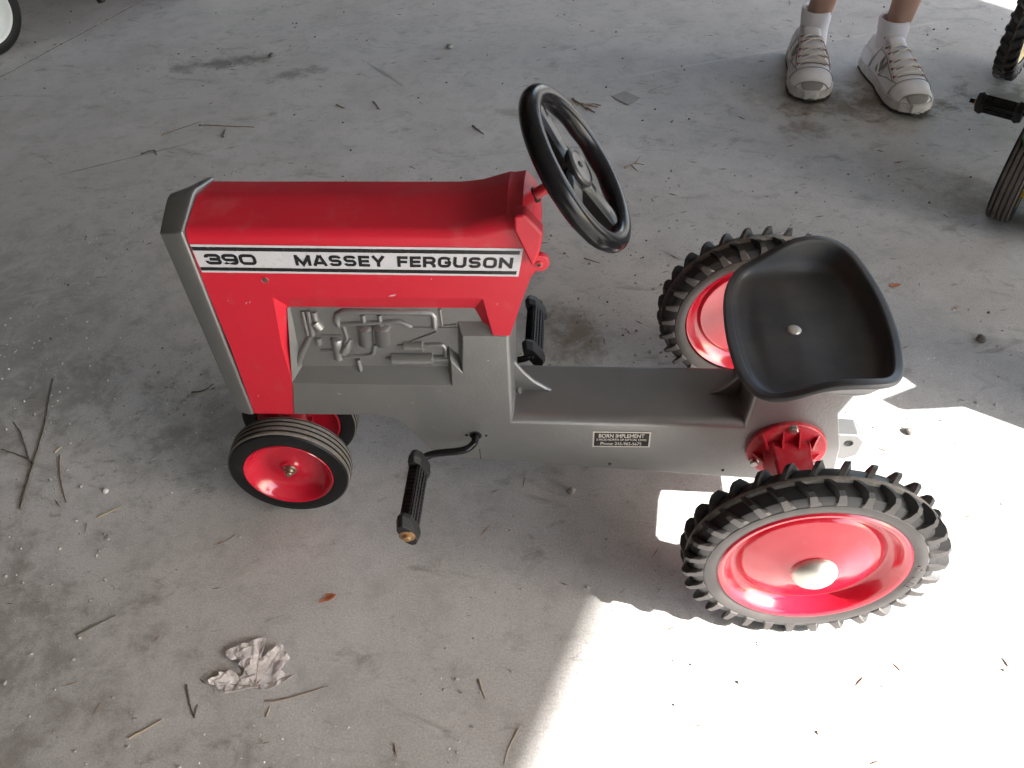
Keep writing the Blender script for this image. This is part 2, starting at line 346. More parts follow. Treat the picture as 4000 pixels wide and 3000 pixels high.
# added unseen board at right, shaped to throw the sharp notched shadow edge
PB = Vector((1.42, 0.0, 0)); HS = Vector((1.4, -0.47, 1.0))
def g2p(x, y):
    gq = Vector((x, y, 0)); t_ = WN.dot(PB - gq) / WN.dot(HS); return (WV.dot(gq + HS * t_ - PB), t_)
pe = [g2p(*q) for q in [(1.1763, 0.1238), (1.0913, 0.1737), (1.04, 0.168), (0.9942, 0.1637), (0.9715, 0.1825), (1.0363, 0.2146), (1.023, 0.234)]]
wall_slab([(pe[0][0] - 0.02, 0)] + pe + [(pe[-1][0] + 0.02, 0.40), (pe[0][0] + 0.16, 0.40), (pe[0][0] + 0.16, 0)], 'shadow_board', base=PB, th=0.012)

# ------------------------------------------------------------------ the pedal tractor
YB = 0.0534; YR = 0.0404; RX, RZ = 0.7502, 0.150; FX, FZ = 0.0713, 0.0861
T0 = thing('pedal_tractor', (0.41, 0, 0), 'red and grey pedal tractor with black seat, half in the sun patch', 'pedal tractor')

def make_hood():
    g = MB(); FIL = 0.013
    def prof(x, zs, zr, zb, x_off=lambda z: 0.0, fil=FIL):
        """one section: from the near foot over the ridge to the far foot"""
        pts = []
        sl = math.atan2(zr - zs, YB)
        # fillet between the vertical side and the sloping top, in (d, z); d = distance from centre
        half = (math.pi / 2 - sl) / 2; tl = fil * math.tan((math.pi / 2 - sl) / 2)
        cz = zs - tl; cd_ = YB - fil
        near = [(YB, zb)]
        for k in range(9):
            a = (math.pi / 2 - sl) * k / 8; near.append((cd_ + fil * math.cos(a), cz + fil * math.sin(a)))
        near.append((0.010, zr - 0.010 * math.tan(sl))); near.append((0.0, zr - 0.0008))
        return [(x + x_off(z), -d_, z) for d_, z in near] + [(x + x_off(z), d_, z) for d_, z in reversed(near[:-1])]
    st = [(0.0440, 0.4860, 0.4990), (0.10, 0.4860, 0.4990), (0.20, 0.4862, 0.4990), (0.30, 0.4862, 0.4990), (0.335, 0.4866, 0.4992), (0.350, 0.4882, 0.5005), (0.362, 0.4915, 0.503), (0.378, 0.4968, 0.508), (0.394, 0.5015, 0.5135), (0.398, 0.5008, 0.5125), (0.4045, 0.5020, 0.5135), (0.4110, 0.5030, 0.5150)]
    rings = [prof(x, zs, zr, 0.42, fil=FIL + (0.006 if x > 0.36 else 0)) for x, zs, zr in st]
    rings.append(prof(0.4215, 0.487, 0.5060, 0.432, fil=0.012)); rings.append(prof(0.4275, 0.468, 0.4800, 0.440, fil=0.010)); rings.append(prof(0.4283, 0.454, 0.4640, 0.442, fil=0.005))
    n = len(rings[0]); base = len(g.v)
    g.loft(rings, closed=False, cap0=False, cap1=True)
    g.f.append([base + k for k in range(n - 1, -1, -1)]); g.m.append(0)
    nr = len(rings)
    for side, off in ((-1, 0), (1, n - 1)):
        feet = [base + j * n + off for j in range(nr)]
        y = side * YB; o = len(g.v)
        low = [(0.4195, y, 0.4300), (0.4094, y, 0.3985), (0.3929, y, 0.3410), (0.3730, y, 0.3415), (0.3640, y, 0.3975), (0.1200, y, 0.3962), (0.1120, y, 0.3195), (0.1106, y, 0.2556), (0.0985, y, 0.1955), (0.0458, y, 0.1955), (0.0468, y, 0.3184)]
        g.v += low; f = feet + list(range(o, o + len(low)))
        g.f.append(f if side < 0 else f[::-1]); g.m.append(0)
        # the bevelled surround that steps down to the engine recess
        yi = side * YR
        a, b, c, d_ = (0.1200, y, 0.3962), (0.3640, y, 0.3975), (0.3515, yi, 0.3725), (0.1296, yi, 0.3710)
        g.add([a, b, c, d_], [(0, 1, 2, 3)])
        g.add([b, (0.3730, y, 0.3415), (0.3680, yi, 0.3300), c], [(0, 1, 2, 3)])
        g.add([a, d_, (0.1180, yi, 0.3100), (0.1106, y, 0.2556), (0.1120, y, 0.3195)], [(0, 1, 2, 3, 4)])
        # rear edge of the side sheet, returning inwards
        r = [(0.4283, y, 0.442), (0.4195, y, 0.4300), (0.4094, y, 0.3985), (0.3929, y, 0.3410), (0.3730, y, 0.3415)]
        for p, q in zip(r, r[1:]):
            g.add([p, q, (q[0], 0, q[2]), (p[0], 0, p[2])], [(0, 1, 2, 3)])
        g.add([(0.0458, y, 0.1955), (0.0985, y, 0.1955), (0.0985, 0, 0.1955), (0.0458, 0, 0.1955)], [(0, 1, 2, 3)])
        g.add([(0.0985, y, 0.1955), (0.1106, y, 0.2556), (0.1106, 0, 0.2556), (0.0985, 0, 0.1955)], [(0, 1, 2, 3)])
    o = g.build('hood', RED, T0, smooth=32, recalc=False)
    bm = bmesh.new(); bm.from_mesh(o.data); bmesh.ops.remove_doubles(bm, verts=bm.verts, dist=0.00005); bmesh.ops.recalc_face_normals(bm, faces=bm.faces); bm.to_mesh(o.data); bm.free()
    o.data.set_sharp_from_angle(angle=rad(24))
    md = o.modifiers.new('bevel', 'BEVEL'); md.width = 0.0014; md.segments = 2; md.harden_normals = True; md.limit_method = 'ANGLE'; md.angle_limit = rad(26)
    return o
hood = make_hood()

# grille casting at the nose
g = MB()
def oct_sec(x, hw, zb, zs, zr): return [(x, -hw, zb), (x, -hw, zs), (x, -hw * 0.10, zr), (x, hw * 0.10, zr), (x, hw, zs), (x, hw, zb)]
A = oct_sec(0.0430, 0.0562, 0.1945, 0.4875, 0.5030); B = oct_sec(0.0100, 0.0455, 0.1880, 0.4790, 0.4965)
A = [(x + 0.0022 * (0.4868 - z) / 0.29, y, z) for x, y, z in A]; B = [(x + 0.0082 * (0.479 - z) / 0.29, y, z) for x, y, z in B]
M_ = [((a[0] * 0.8 + b[0] * 0.2), a[1], a[2]) for a, b in zip(A, B)]
g.loft([A, M_, B]); grille = g.build('grille', GREY, T0, smooth=30, bevel=0.0026, bseg=3)
g = MB()
for k in range(14):
    z = 0.215 + 0.018 * k; g.box(0.0075 + 0.0082 * (0.479 - z) / 0.29, 0.016, -0.036, 0.036, z, z + 0.008)
for_bar = g.build('grille_bar', DARK, grille, smooth=0); for_bar['kind'] = 'stuff'

# grey cast body
poly = [(0.0985, 0.1950), (0.2080, 0.1965), (0.2250, 0.1935), (0.2420, 0.1830), (0.2600, 0.1580), (0.2762, 0.1290), (0.2880, 0.1170), (0.3445, 0.1114), (0.6971, 0.0842), (0.8050, 0.0775), (0.8250, 0.0960), (0.8200, 0.1512), (0.8040, 0.2107), (0.8170, 0.2500), (0.8060, 0.2860), (0.6940, 0.2860), (0.6885, 0.1966), (0.3918, 0.1966), (0.3925, 0.3408), (0.3360, 0.3408), (0.3309, 0.2806), (0.3182, 0.3010), (0.3161, 0.2556), (0.1106, 0.2556)]
g = MB(); g.prism(poly, -YB, YB)
def wt(a, b):
    if abs(a.y - b.y) > 0.02: return 0.12
    m_ = (a + b) / 2
    if 0.41 < m_.x < 0.68 and 0.19 < m_.z < 0.2: return 1.0
    if m_.x > 0.684 and m_.z > 0.2: return 0.55
    if 0.391 < m_.x < 0.40 and m_.z > 0.2: return 0.4
    return 0.14
body = g.build('body_casting', GREY, T0, smooth=30, bevel=0.0120, bseg=5, weights=wt)
g = MB()
g.box(0.1020, 0.3740, -YR, YR, 0.2450, 0.4000)                                   # floor of the engine recess
for s_ in (-1, 1):
    y, yi = s_ * YB, s_ * (YR - 0.0004)
    g.add([(0.1108, y, 0.2557), (0.3161, y, 0.2557), (0.3155, yi, 0.2774), (0.1250, yi, 0.2735)], [(0, 1, 2, 3)])      # sloping sill
    g.add([(0.1108, y, 0.2557), (0.1250, yi, 0.2735), (0.1315, yi, 0.3712), (0.1285, s_ * (YR + 0.003), 0.3712)], [(0, 1, 2, 3)])
    g.add([(0.3360, y, 0.3405), (0.3740, y, 0.3405), (0.3740, yi, 0.3523), (0.3300, yi, 0.3523)], [(0, 1, 2, 3)])
    g.add([(0.3309, y, 0.2806), (0.3360, y, 0.3405), (0.3300, yi, 0.3523), (0.3255, yi, 0.2806)], [(0, 1, 2, 3)])
    g.add([(0.3182, y, 0.3010), (0.3309, y, 0.2806), (0.3309, yi, 0.29), (0.316, yi, 0.312)], [(0, 1, 2, 3)])
    g.add([(0.3161, y, 0.2557), (0.3182, y, 0.3010), (0.313, yi, 0.312), (0.311, yi, 0.2557)], [(0, 1, 2, 3)])
g.build('engine_recess', GREY, body, smooth=30, bevel=0.0015, bseg=2)
# cast relief of the engine: pipes, filters, pump, starter
def E_(pts): return [(x, -YR - 0.0005, z) for x, z in pts]
def relief(name, pts, r, n=12, smooth_k=0, lift=0.0):
    for s_ in (-1, 1):
        q = [(x, s_ * (YR + lift), z) for x, z in pts]
        g = MB(); g.tube(smooth_path(q, 4) if smooth_k else q, r, n); g.build(name, GREY, body, smooth=50)
relief('manifold_pipe', [(0.1848, 0.3428), (0.1837, 0.3516), (0.1869, 0.3611), (0.1943, 0.3655), (0.205, 0.3655), (0.2996, 0.3647), (0.3031, 0.3596), (0.3019, 0.3414)], 0.0042, 12)
relief('manifold_pipe', [(0.1850, 0.3440), (0.2096, 0.3459), (0.2463, 0.3495), (0.261, 0.3503), (0.2733, 0.3418)], 0.0035)
relief('manifold_pipe', [(0.2744, 0.3405), (0.3282, 0.3405)], 0.0018)
relief('cover_rib', [(0.3107, 0.3708), (0.3108, 0.3442), (0.3282, 0.3462)], 0.0020)
relief('oil_filter', [(0.2172, 0.3440), (0.2171, 0.3425), (0.2165, 0.3400), (0.2140, 0.3140), (0.2136, 0.3122)], [0.0085, 0.0108, 0.0095, 0.0092, 0.0075], 16)
relief('oil_filter', [(0.2380, 0.3440), (0.2378, 0.3425), (0.2371, 0.3400), (0.2347, 0.3140), (0.2343, 0.3122)], [0.0085, 0.0108, 0.0092, 0.0090, 0.0072], 16)
relief('filter_stem', [(0.217, 0.3600), (0.2165, 0.3420)], 0.0030)
relief('filter_stem', [(0.2369, 0.3600), (0.2367, 0.3420)], 0.0030)
relief('throttle_rod', [(0.3030, 0.3343), (0.2710, 0.3185)], 0.0018)
relief('starter_motor', [(0.2600, 0.3105), (0.2610, 0.3105), (0.2840, 0.3108), (0.2852, 0.3108)], [0.0055, 0.0072, 0.0072, 0.0055], 16)
relief('starter_pipe', [(0.2847, 0.3125), (0.300, 0.3137), (0.3075, 0.3130), (0.3112, 0.3074), (0.3104, 0.2930)], 0.0034, smooth_k=1)
relief('starter_tip', [(0.2520, 0.3110), (0.2610, 0.3110)], 0.0022)
relief('exhaust_silencer', [(0.2425, 0.2884), (0.2437, 0.2884), (0.2940, 0.2893), (0.2952, 0.2893)], [0.0075, 0.0096, 0.0096, 0.0070], 16)
relief('exhaust_pipe', [(0.2946, 0.2902), (0.3167, 0.2907)], 0.0055)
relief('silencer_tip', [(0.2345, 0.2886), (0.2437, 0.2886)], 0.0026)
relief('fuel_pump', [(0.1784, 0.3225), (0.1780, 0.3205), (0.1765, 0.3090), (0.1752, 0.2950), (0.1748, 0.2880)], [0.0060, 0.0078, 0.0066, 0.0056, 0.0062], 14)
relief('pump_lever', [(0.1829, 0.3000), (0.1900, 0.3110), (0.1960, 0.3215)], [0.0075, 0.0062, 0.0026], 10)
relief('pump_spout', [(0.1546, 0.3004), (0.1750, 0.3008)], 0.0026)
relief('fuel_pipe', [(0.1765, 0.2900), (0.1865, 0.2916), (0.2060, 0.2926), (0.2175, 0.2955), (0.2215, 0.3010), (0.2242, 0.3125)], 0.0030, smooth_k=1)
relief('drain_pipe', [(0.1995, 0.2880), (0.1998, 0.2660)], 0.0030, lift=0.002)
relief('pump_pipe', [(0.1900, 0.3440), (0.1918, 0.3240), (0.1880, 0.3140)], 0.0030)
relief('fan_belt', [(0.1449, 0.3648), (0.1433, 0.3260)], 0.0028)
relief('fan_belt', [(0.1516, 0.3660), (0.1489, 0.3260)], 0.0036)
relief('fan_pulley', [(0.1579, 0.3640), (0.1581, 0.3511)], 0.0042)
relief('fan_pulley', [(0.1560, 0.3475), (0.1606, 0.3371)], [0.0060, 0.0062], 12)
relief('block_rib', [(0.1600, 0.3262), (0.1844, 0.3262)], 0.0016)
relief('fan_pulley', [(0.1556, 0.3226), (0.1541, 0.3115)], 0.0044)
relief('engine_stay', [(0.1470, 0.3262), (0.1300, 0.2980), (0.1140, 0.2660)], [0.0036, 0.0042, 0.0048], 10)
# little webs cast in the corners of the deck
for pts in ([(0.3900, 0.1960), (0.3900, 0.2560), (0.3960, 0.2440), (0.4050, 0.2290), (0.4180, 0.2130), (0.4330, 0.2010), (0.4420, 0.1960)], [(0.6890, 0.1960), (0.6890, 0.2420), (0.6830, 0.2300), (0.6740, 0.2150), (0.6620, 0.2030), (0.6480, 0.1960)]):
    g = MB(); g.prism(pts, -0.0030, 0.0030); g.build('web', GREY, body, smooth=40, bevel=0.0022, bseg=3, bangle=50)
# small drilled holes and screws
def dot_screw(name, x, z, r, parent, m, y=-YB, out=0.0014, axis=(0, -1, 0)):
    g = MB(); c = (x, y, z)
    g.lathe([(r, -0.002), (r, out * 0.4), (r * 0.75, out), (r * 0.35, out * 1.1), (0, out * 1.1)], c, axis, 18); return g.build(name, m, parent, smooth=40)
def hole(x, z, r, parent, y=-YB):
    g = MB(); c = (x, y, z); g.lathe([(r * 1.12, 0.0003), (r, 0.0006), (r * 0.92, 0.0003), (0, 0.0003)], c, (0, -1, 0), 16); return g.build('bolt_hole', DARK, parent, smooth=40)
hole(0.3280, 0.1610, 0.0020, body); hole(0.3545, 0.1610, 0.0018, body); hole(0.676, 0.0995, 0.0020, body)
dot_screw('screw', 0.5220, 0.1070, 0.0026, body, DSTEEL)
g = MB(); g.lathe([(0.0085, 0.0004), (0.0072, 0.0010), (0.0060, 0.0004), (0.0, 0.0002)], (0.3403, -YB, 0.1608), (0, -1, 0), 24); g.build('crank_hole', DARK, body)
g = MB(); g.lathe([(0.0046, -0.002), (0.0042, 0.0006), (0.0030, 0.0009), (0.0022, 0.0002), (0, 0.0002)], (0.399, -0.016, 0.2105), (0.55, -0.45, 0.7), 18); g.build('screw', DSTEEL, body)
g = MB(); g.lathe([(0.0048, 0.0004), (0.0044, 0.0009), (0.0034, 0.0002), (0.0, -0.0004)], (0.1169, -YB, 0.4213), (0, -1, 0), 20); g.build('screw_recess', REDD, hood)
g = MB(); g.lathe([(0.0030, 0.0), (0.0026, 0.0010), (0.0, 0.0013)], (0.1169, -YB, 0.4213), (0, -1, 0), 14); g.build('screw', DSTEEL, hood)
# seam of the two body halves by the crank
g = MB(); g.box(0.3435, 0.3444, -YB - 0.0006, -YB, 0.1118, 0.1330); g.build('seam', DARK, body, smooth=0)
# hitch lug at the tail
g = MB(); g.prism([(0.815, 0.085), (0.850, 0.083), (0.866, 0.092), (0.868, 0.122), (0.858, 0.134), (0.815, 0.136)], -0.016, 0.016); hitch = g.build('hitch', GREY, T0, smooth=35, bevel=0.003, bseg=2)
g = MB(); g.lathe([(0.0060, 0.0005), (0.0052, 0.001), (0.0042, 0.0004), (0, 0.0003)], (0.848, -0.016, 0.118), (0, -1, 0), 18); g.build('pin_hole', DARK, hitch)

# paint chips knocked off the bonnet side
random.seed(31)
for cx, cz, lx, lz in [(0.2610, 0.4008, 0.0062, 0.0010), (0.0858, 0.3866, 0.0016, 0.0007), (0.0905, 0.3880, 0.0009, 0.0009), (0.0650, 0.3900, 0.0007, 0.0006), (0.0800, 0.4342, 0.0030, 0.0006), (0.3080, 0.4250, 0.0010, 0.0005), (0.0600, 0.2300, 0.0008, 0.0010), (0.3800, 0.3900, 0.0008, 0.0006)]:
    g = MB(); k_ = 9; pts = [(cx + lx * math.cos(2 * math.pi * i / k_) * random.uniform(0.6, 1.2), cz + lz * math.sin(2 * math.pi * i / k_) * random.uniform(0.6, 1.2) + 0.0012 * math.cos(2 * math.pi * i / k_)) for i in range(k_)]
    g.prism(pts, -YB - 0.00018, -YB + 0.0002); g.build('paint_chip', CHIP, hood, smooth=0)
for cx, cz, l in [(0.168, 0.2365, 0.0028), (0.231, 0.215, 0.0012), (0.262, 0.222, 0.0016), (0.300, 0.245, 0.0011), (0.285, 0.176, 0.0010), (0.365, 0.300, 0.0016)]:
    g = MB(); pts = [(cx + l * math.cos(2 * math.pi * i / 8) * random.uniform(0.6, 1.2), cz + l * 0.6 * math.sin(2 * math.pi * i / 8) * random.uniform(0.6, 1.2)) for i in range(8)]
    g.prism(pts, -YB - 0.00018, -YB + 0.0002); g.build('paint_chip', CHIP2, body, smooth=0)

# dash bracket, screw ear, steering column
for s_ in (-1,):
    g = MB(); y0, y1 = sorted((s_ * 0.046, s_ * 0.0655))
    g.prism([(0.4030, 0.4985), (0.4215, 0.4500), (0.4300, 0.4720), (0.4335, 0.4940), (0.4145, 0.5185), (0.4035, 0.5160)], y0, y1)
    g.build('dash_bracket', RED, hood, smooth=35, bevel=0.0032, bseg=3)
    g = MB(); y0, y1 = sorted((s_ * 0.0455, s_ * 0.0535)); cx, cz = 0.4285, 0.4475
    pts = [(0.4225, 0.4585)] + [(cx + 0.0112 * math.cos(a), cz + 0.0112 * math.sin(a)) for a in [rad(110 - 18 * k) for k in range(13)]] + [(0.4225, 0.4375)]
    g.prism(pts[::-1], y0, y1); g.build('screw_ear', RED, hood, smooth=40, bevel=0.0018, bseg=2)
    g = MB(); g.lathe([(0.0042, -0.002), (0.0040, 0.0012), (0.0028, 0.0020), (0, 0.0021)], (0.4285, s_ * 0.0535, 0.4470), (0, s_, 0), 18); sc = g.build('screw', REDD, hood)
    g = MB(); g.box(0.4262, 0.4308, s_ * 0.0535 + s_ * 0.0021 - 0.0002, s_ * 0.0535 + s_ * 0.0021 + 0.0002, 0.4464, 0.4476); g.box(0.4279, 0.4291, s_ * 0.0535 + s_ * 0.0024 - 0.0002, s_ * 0.0535 + s_ * 0.0024 + 0.0002, 0.4448, 0.4492); g.build('screw_slot', DARK, hood, smooth=0)
TH = rad(34.82); SWN = Vector((math.cos(TH), 0, math.sin(TH))); SWC = Vector((0.4681, 0, 0.5319)); SWU = Vector((-math.sin(TH), 0, math.cos(TH))); SWV = Vector((0, 1, 0))
g = MB(); g.lathe([(0.0088, -0.002), (0.0088, 0.0012), (0.0072, 0.0014), (0.0068, 0.0006), (0, 0.0006)], Vector((0.4228, 0, 0.5000)), (0.83, 0, 0.55), 24, 0); g.build('column_hole', DARK, hood)
g = MB(); g.tube([SWC - SWN * 0.075, SWC - SWN * 0.012], 0.0064, 18); g.build('steering_shaft', REDD, T0, smooth=50)

# steering wheel
g = MB(); R0 = 0.0867; NR, NT = 96, 16; rings = []
for i in range(NR):
    a = 2 * math.pi * i / NR
    lump = 0.0009 * max(0, math.sin(a * 16)) if (i % 2 == 0) else 0
    rt = 0.0113 - 0.0013 * (0.5 + 0.5 * math.cos(14 * a)) * (0.5 - 0.5 * math.cos(a + 0.4))
    rd = SWU * math.cos(a) + SWV * math.sin(a); ring = []
    for k in range(NT):
        b = 2 * math.pi * k / NT
        # finger bumps along the underside and the outer edge of the rim
        rr_ = rt if math.sin(b) < 0.3 else 0.0115
        ring.append(SWC + rd * (R0 + rr_ * math.cos(b)) + SWN * (rr_ * math.sin(b)))
    rings.append(ring)
vs = [p for r in rings for p in r]; fs = [(i * NT + k, i * NT + (k + 1) % NT, ((i + 1) % NR) * NT + (k + 1) % NT, ((i + 1) % NR) * NT + k) for i in range(NR) for k in range(NT)]
g.add(vs, fs); wheel = g.build('steering_wheel', BLK, T0, org=SWC, smooth=60)
for ang in (rad(18), rad(180), rad(-90)):
    rd = SWU * math.cos(ang) + SWV * math.sin(ang); td = SWN.cross(rd)
    g = MB(); secs = []
    for t_, wd, up, dn in [(0.012, 0.0165, 0.001, -0.022), (0.035, 0.0145, 0.001, -0.020), (0.062, 0.0140, 0.0015, -0.017), (0.082, 0.0180, 0.003, -0.012)]:
        c = SWC + rd * t_
        secs.append([c - td * wd * 0.5 + SWN * dn, c + td * wd * 0.5 + SWN * dn, c + td * wd + SWN * (up - 0.004), c + td * wd * 0.55 + SWN * up, c - td * wd * 0.55 + SWN * up, c - td * wd + SWN * (up - 0.004)])
    g.loft(secs); g.build('spoke', BLK, wheel, smooth=30, bevel=0.0012, bseg=2)
g = MB(); g.lathe([(0.0, -0.026), (0.0135, -0.026), (0.0150, -0.020), (0.0170, -0.012), (0.0215, -0.006), (0.0225, 0.0035), (0.0205, 0.0058), (0.0185, 0.0062), (0.0175, 0.0050), (0.0, 0.0056)], SWC, SWN, 36); g.build('wheel_hub', mat('black_hub_plastic', (0.03, 0.029, 0.029), 0.32, var=0.2, vs=40), wheel, smooth=40)
g = MB(); g.lathe([(0.0042, 0.004), (0.0036, 0.0066), (0.0, 0.0072)], SWC + SWU * 0.003, SWN, 14); g.build('hub_dimple', BLKM, wheel)
g = MB(); g.lathe([(0.0, -0.034), (0.0098, -0.034), (0.0105, -0.030), (0.0105, -0.024), (0.0098, -0.0225), (0, -0.0225)], SWC, SWN, 6, a0=0.3); g.build('shaft_nut', STEEL, wheel, smooth=20, bevel=0.0008, bseg=2)

# seat: a pan with a raised rim round the sides and back
half = [(0.6570, 0.0, 0.3020), (0.6576, 0.022, 0.3022), (0.6592, 0.050, 0.3028), (0.6625, 0.074, 0.3040), (0.6685, 0.0955, 0.3066), (0.6775, 0.1130, 0.3100), (0.6885, 0.1235, 0.3148), (0.7010, 0.1275, 0.3198), (0.7130, 0.1305, 0.3262), (0.7260, 0.1328, 0.3350), (0.7400, 0.1348, 0.3450), (0.7570, 0.1372, 0.3512), (0.7760, 0.1388, 0.3540), (0.7950, 0.1375, 0.3532), (0.8110, 0.1318, 0.3500), (0.8230, 0.1225, 0.3470), (0.8315, 0.1080, 0.3440), (0.8372, 0.0900, 0.3420), (0.8415, 0.0700, 0.3408), (0.8450, 0.0470, 0.3402), (0.8470, 0.0230, 0.3400), (0.8476, 0.0, 0.3400)]
ol = [Vector(p) for p in half] + [Vector((x, -y, z)) for x, y, z in reversed(half[1:-1])]
n = len(ol)
nrm = []
for i in range(n):
    t_ = (ol[(i + 1) % n] - ol[i - 1]); t_.z = 0; t_.normalize(); nrm.append(Vector((t_.y, -t_.x, 0)))
ctr = Vector((0.755, 0, 0))
nrm = [v_ if v_.dot(Vector((p.x, p.y, 0)) - ctr) < 0 else -v_ for v_, p in zip(nrm, ol)]          # inward normals
def pan_z(x): return 0.2985 + 0.011 * max(0.0, min(1.0, (x - 0.66) / 0.08))
def ring(inset, zf):
    out = []
    for p, nv in zip(ol, nrm):
        q = p + nv * inset; h = p.z - pan_z(q.x); out.append(Vector((q.x, q.y, zf(p, q, h))))
    return out
def low(p, q, h): return p.z - min(h * 0.9, 0.034)
wall = lambda k: (lambda p, q, h: p.z - k * max(0.0012, h - 0.001))
rings = [ring(0.0300, lambda p, q, h: p.z - 1.0 * max(0.004, h) - 0.005), ring(0.0170, lambda p, q, h: p.z - 0.55 * max(0.004, h) - 0.006), ring(0.0110, lambda p, q, h: p.z - 0.25 * h - 0.0075), ring(0.0040, lambda p, q, h: p.z - 0.0088), ring(0.0008, lambda p, q, h: p.z - 0.0078), ring(0.0, lambda p, q, h: p.z - 0.0050), ring(0.0002, lambda p, q, h: p.z - 0.0020), ring(0.0014, lambda p, q, h: p.z), ring(0.0030, lambda p, q, h: p.z + 0.0002), ring(0.0110, lambda p, q, h: p.z + 0.0002), ring(0.0122, lambda p, q, h: p.z - min(0.0015, h * .2)), ring(0.0132, wall(0.18)), ring(0.0156, wall(0.55)), ring(0.0190, wall(0.84)), ring(0.0240, wall(0.965)), ring(0.0320, wall(1.0))]
g = MB(); g.loft(rings, closed=True, cap0=False, cap1=False)
inner = rings[-1]
cc = Vector((0.752, 0, 0)); o = len(g.v); last = (len(rings) - 1) * n
prev = [last + i for i in range(n)]
for k in range(1, 7):
    f_ = 1 - k / 7; ids = []
    for i, p in enumerate(inner):
        q = Vector((cc.x + (p.x - cc.x) * f_, p.y * f_, 0)); q.z = pan_z(q.x) + 0.001 - 0.0015 * (1 - f_); ids.append(len(g.v)); g.v.append(tuple(q))
    for i in range(n): g.f.append([prev[i], prev[(i + 1) % n], ids[(i + 1) % n], ids[i]]); g.m.append(0)
    prev = ids
g.f.append(prev); g.m.append(0)
u0 = [len(g.v) + i for i in range(n)]; g.v += [(cc.x + (p.x - cc.x) * 0.9, p.y * 0.9, pan_z(p.x) - 0.006) for p in rings[0]]
for i in range(n): g.f.append([i, u0[i], u0[(i + 1) % n], (i + 1) % n]); g.m.append(0)
g.f.append(u0[::-1]); g.m.append(0)
seat = g.build('seat', SEATM, T0, smooth=50)
md = seat.modifiers.new('subdivision', 'SUBSURF'); md.levels = 1; md.render_levels = 1
g = MB(); g.lathe([(0.0, 0.0024), (0.004, 0.0022), (0.0072, 0.0013), (0.0086, 0.0001), (0.0086, -0.002)], (0.7385, 0.0, pan_z(0.7385) + 0.0008), (0.06, 0, 1), 24); g.build('seat_bolt', CAPM, seat, smooth=50)
g = MB(); g.prism([(0.690, 0.262), (0.800, 0.262), (0.812, 0.300), (0.675, 0.296)], -0.044, 0.044); g.build('seat_bracket', GREY, T0, smooth=35, bevel=0.006)

# rear wheels: steel disc, rubber tyre with a ring of moulded lugs either side of the centre rib
NL = 30
def lug_mesh():
    """one lug at the top of the wheel (wheel centre at the origin, axle along y, outer side towards -y)"""
    g = MB(); half_w = 0.0029
    path = [(0.1435, 0.0005, 0.0), (0.1472, -0.006, 0.004), (0.1492, -0.0135, 0.009), (0.1480, -0.0200, 0.0125), (0.1435, -0.0238, 0.0140), (0.1330, -0.0250, 0.0140), (0.1258, -0.0240, 0.0140)]
    root = [(0.1380, 0.0005), (0.1380, -0.006), (0.1370, -0.0130), (0.1350, -0.0185), (0.1320, -0.0205), (0.1280, -0.0215), (0.1235, -0.0220)]
    secs = []
    for i, ((r, y, xo), (r2, y2)) in enumerate(zip(path, root)):
        hw = half_w * (1.0, 1.0, 1.0, 1.0, 1.2, 1.45, 1.65)[i]
        secs.append([(xo - hw * 1.6, y2, r2), (xo - hw, y, r), (xo + hw, y, r), (xo + hw * 1.6, y2, r2)])
    g.loft(secs[:5]); g.loft(secs[4:], mi=1); return g
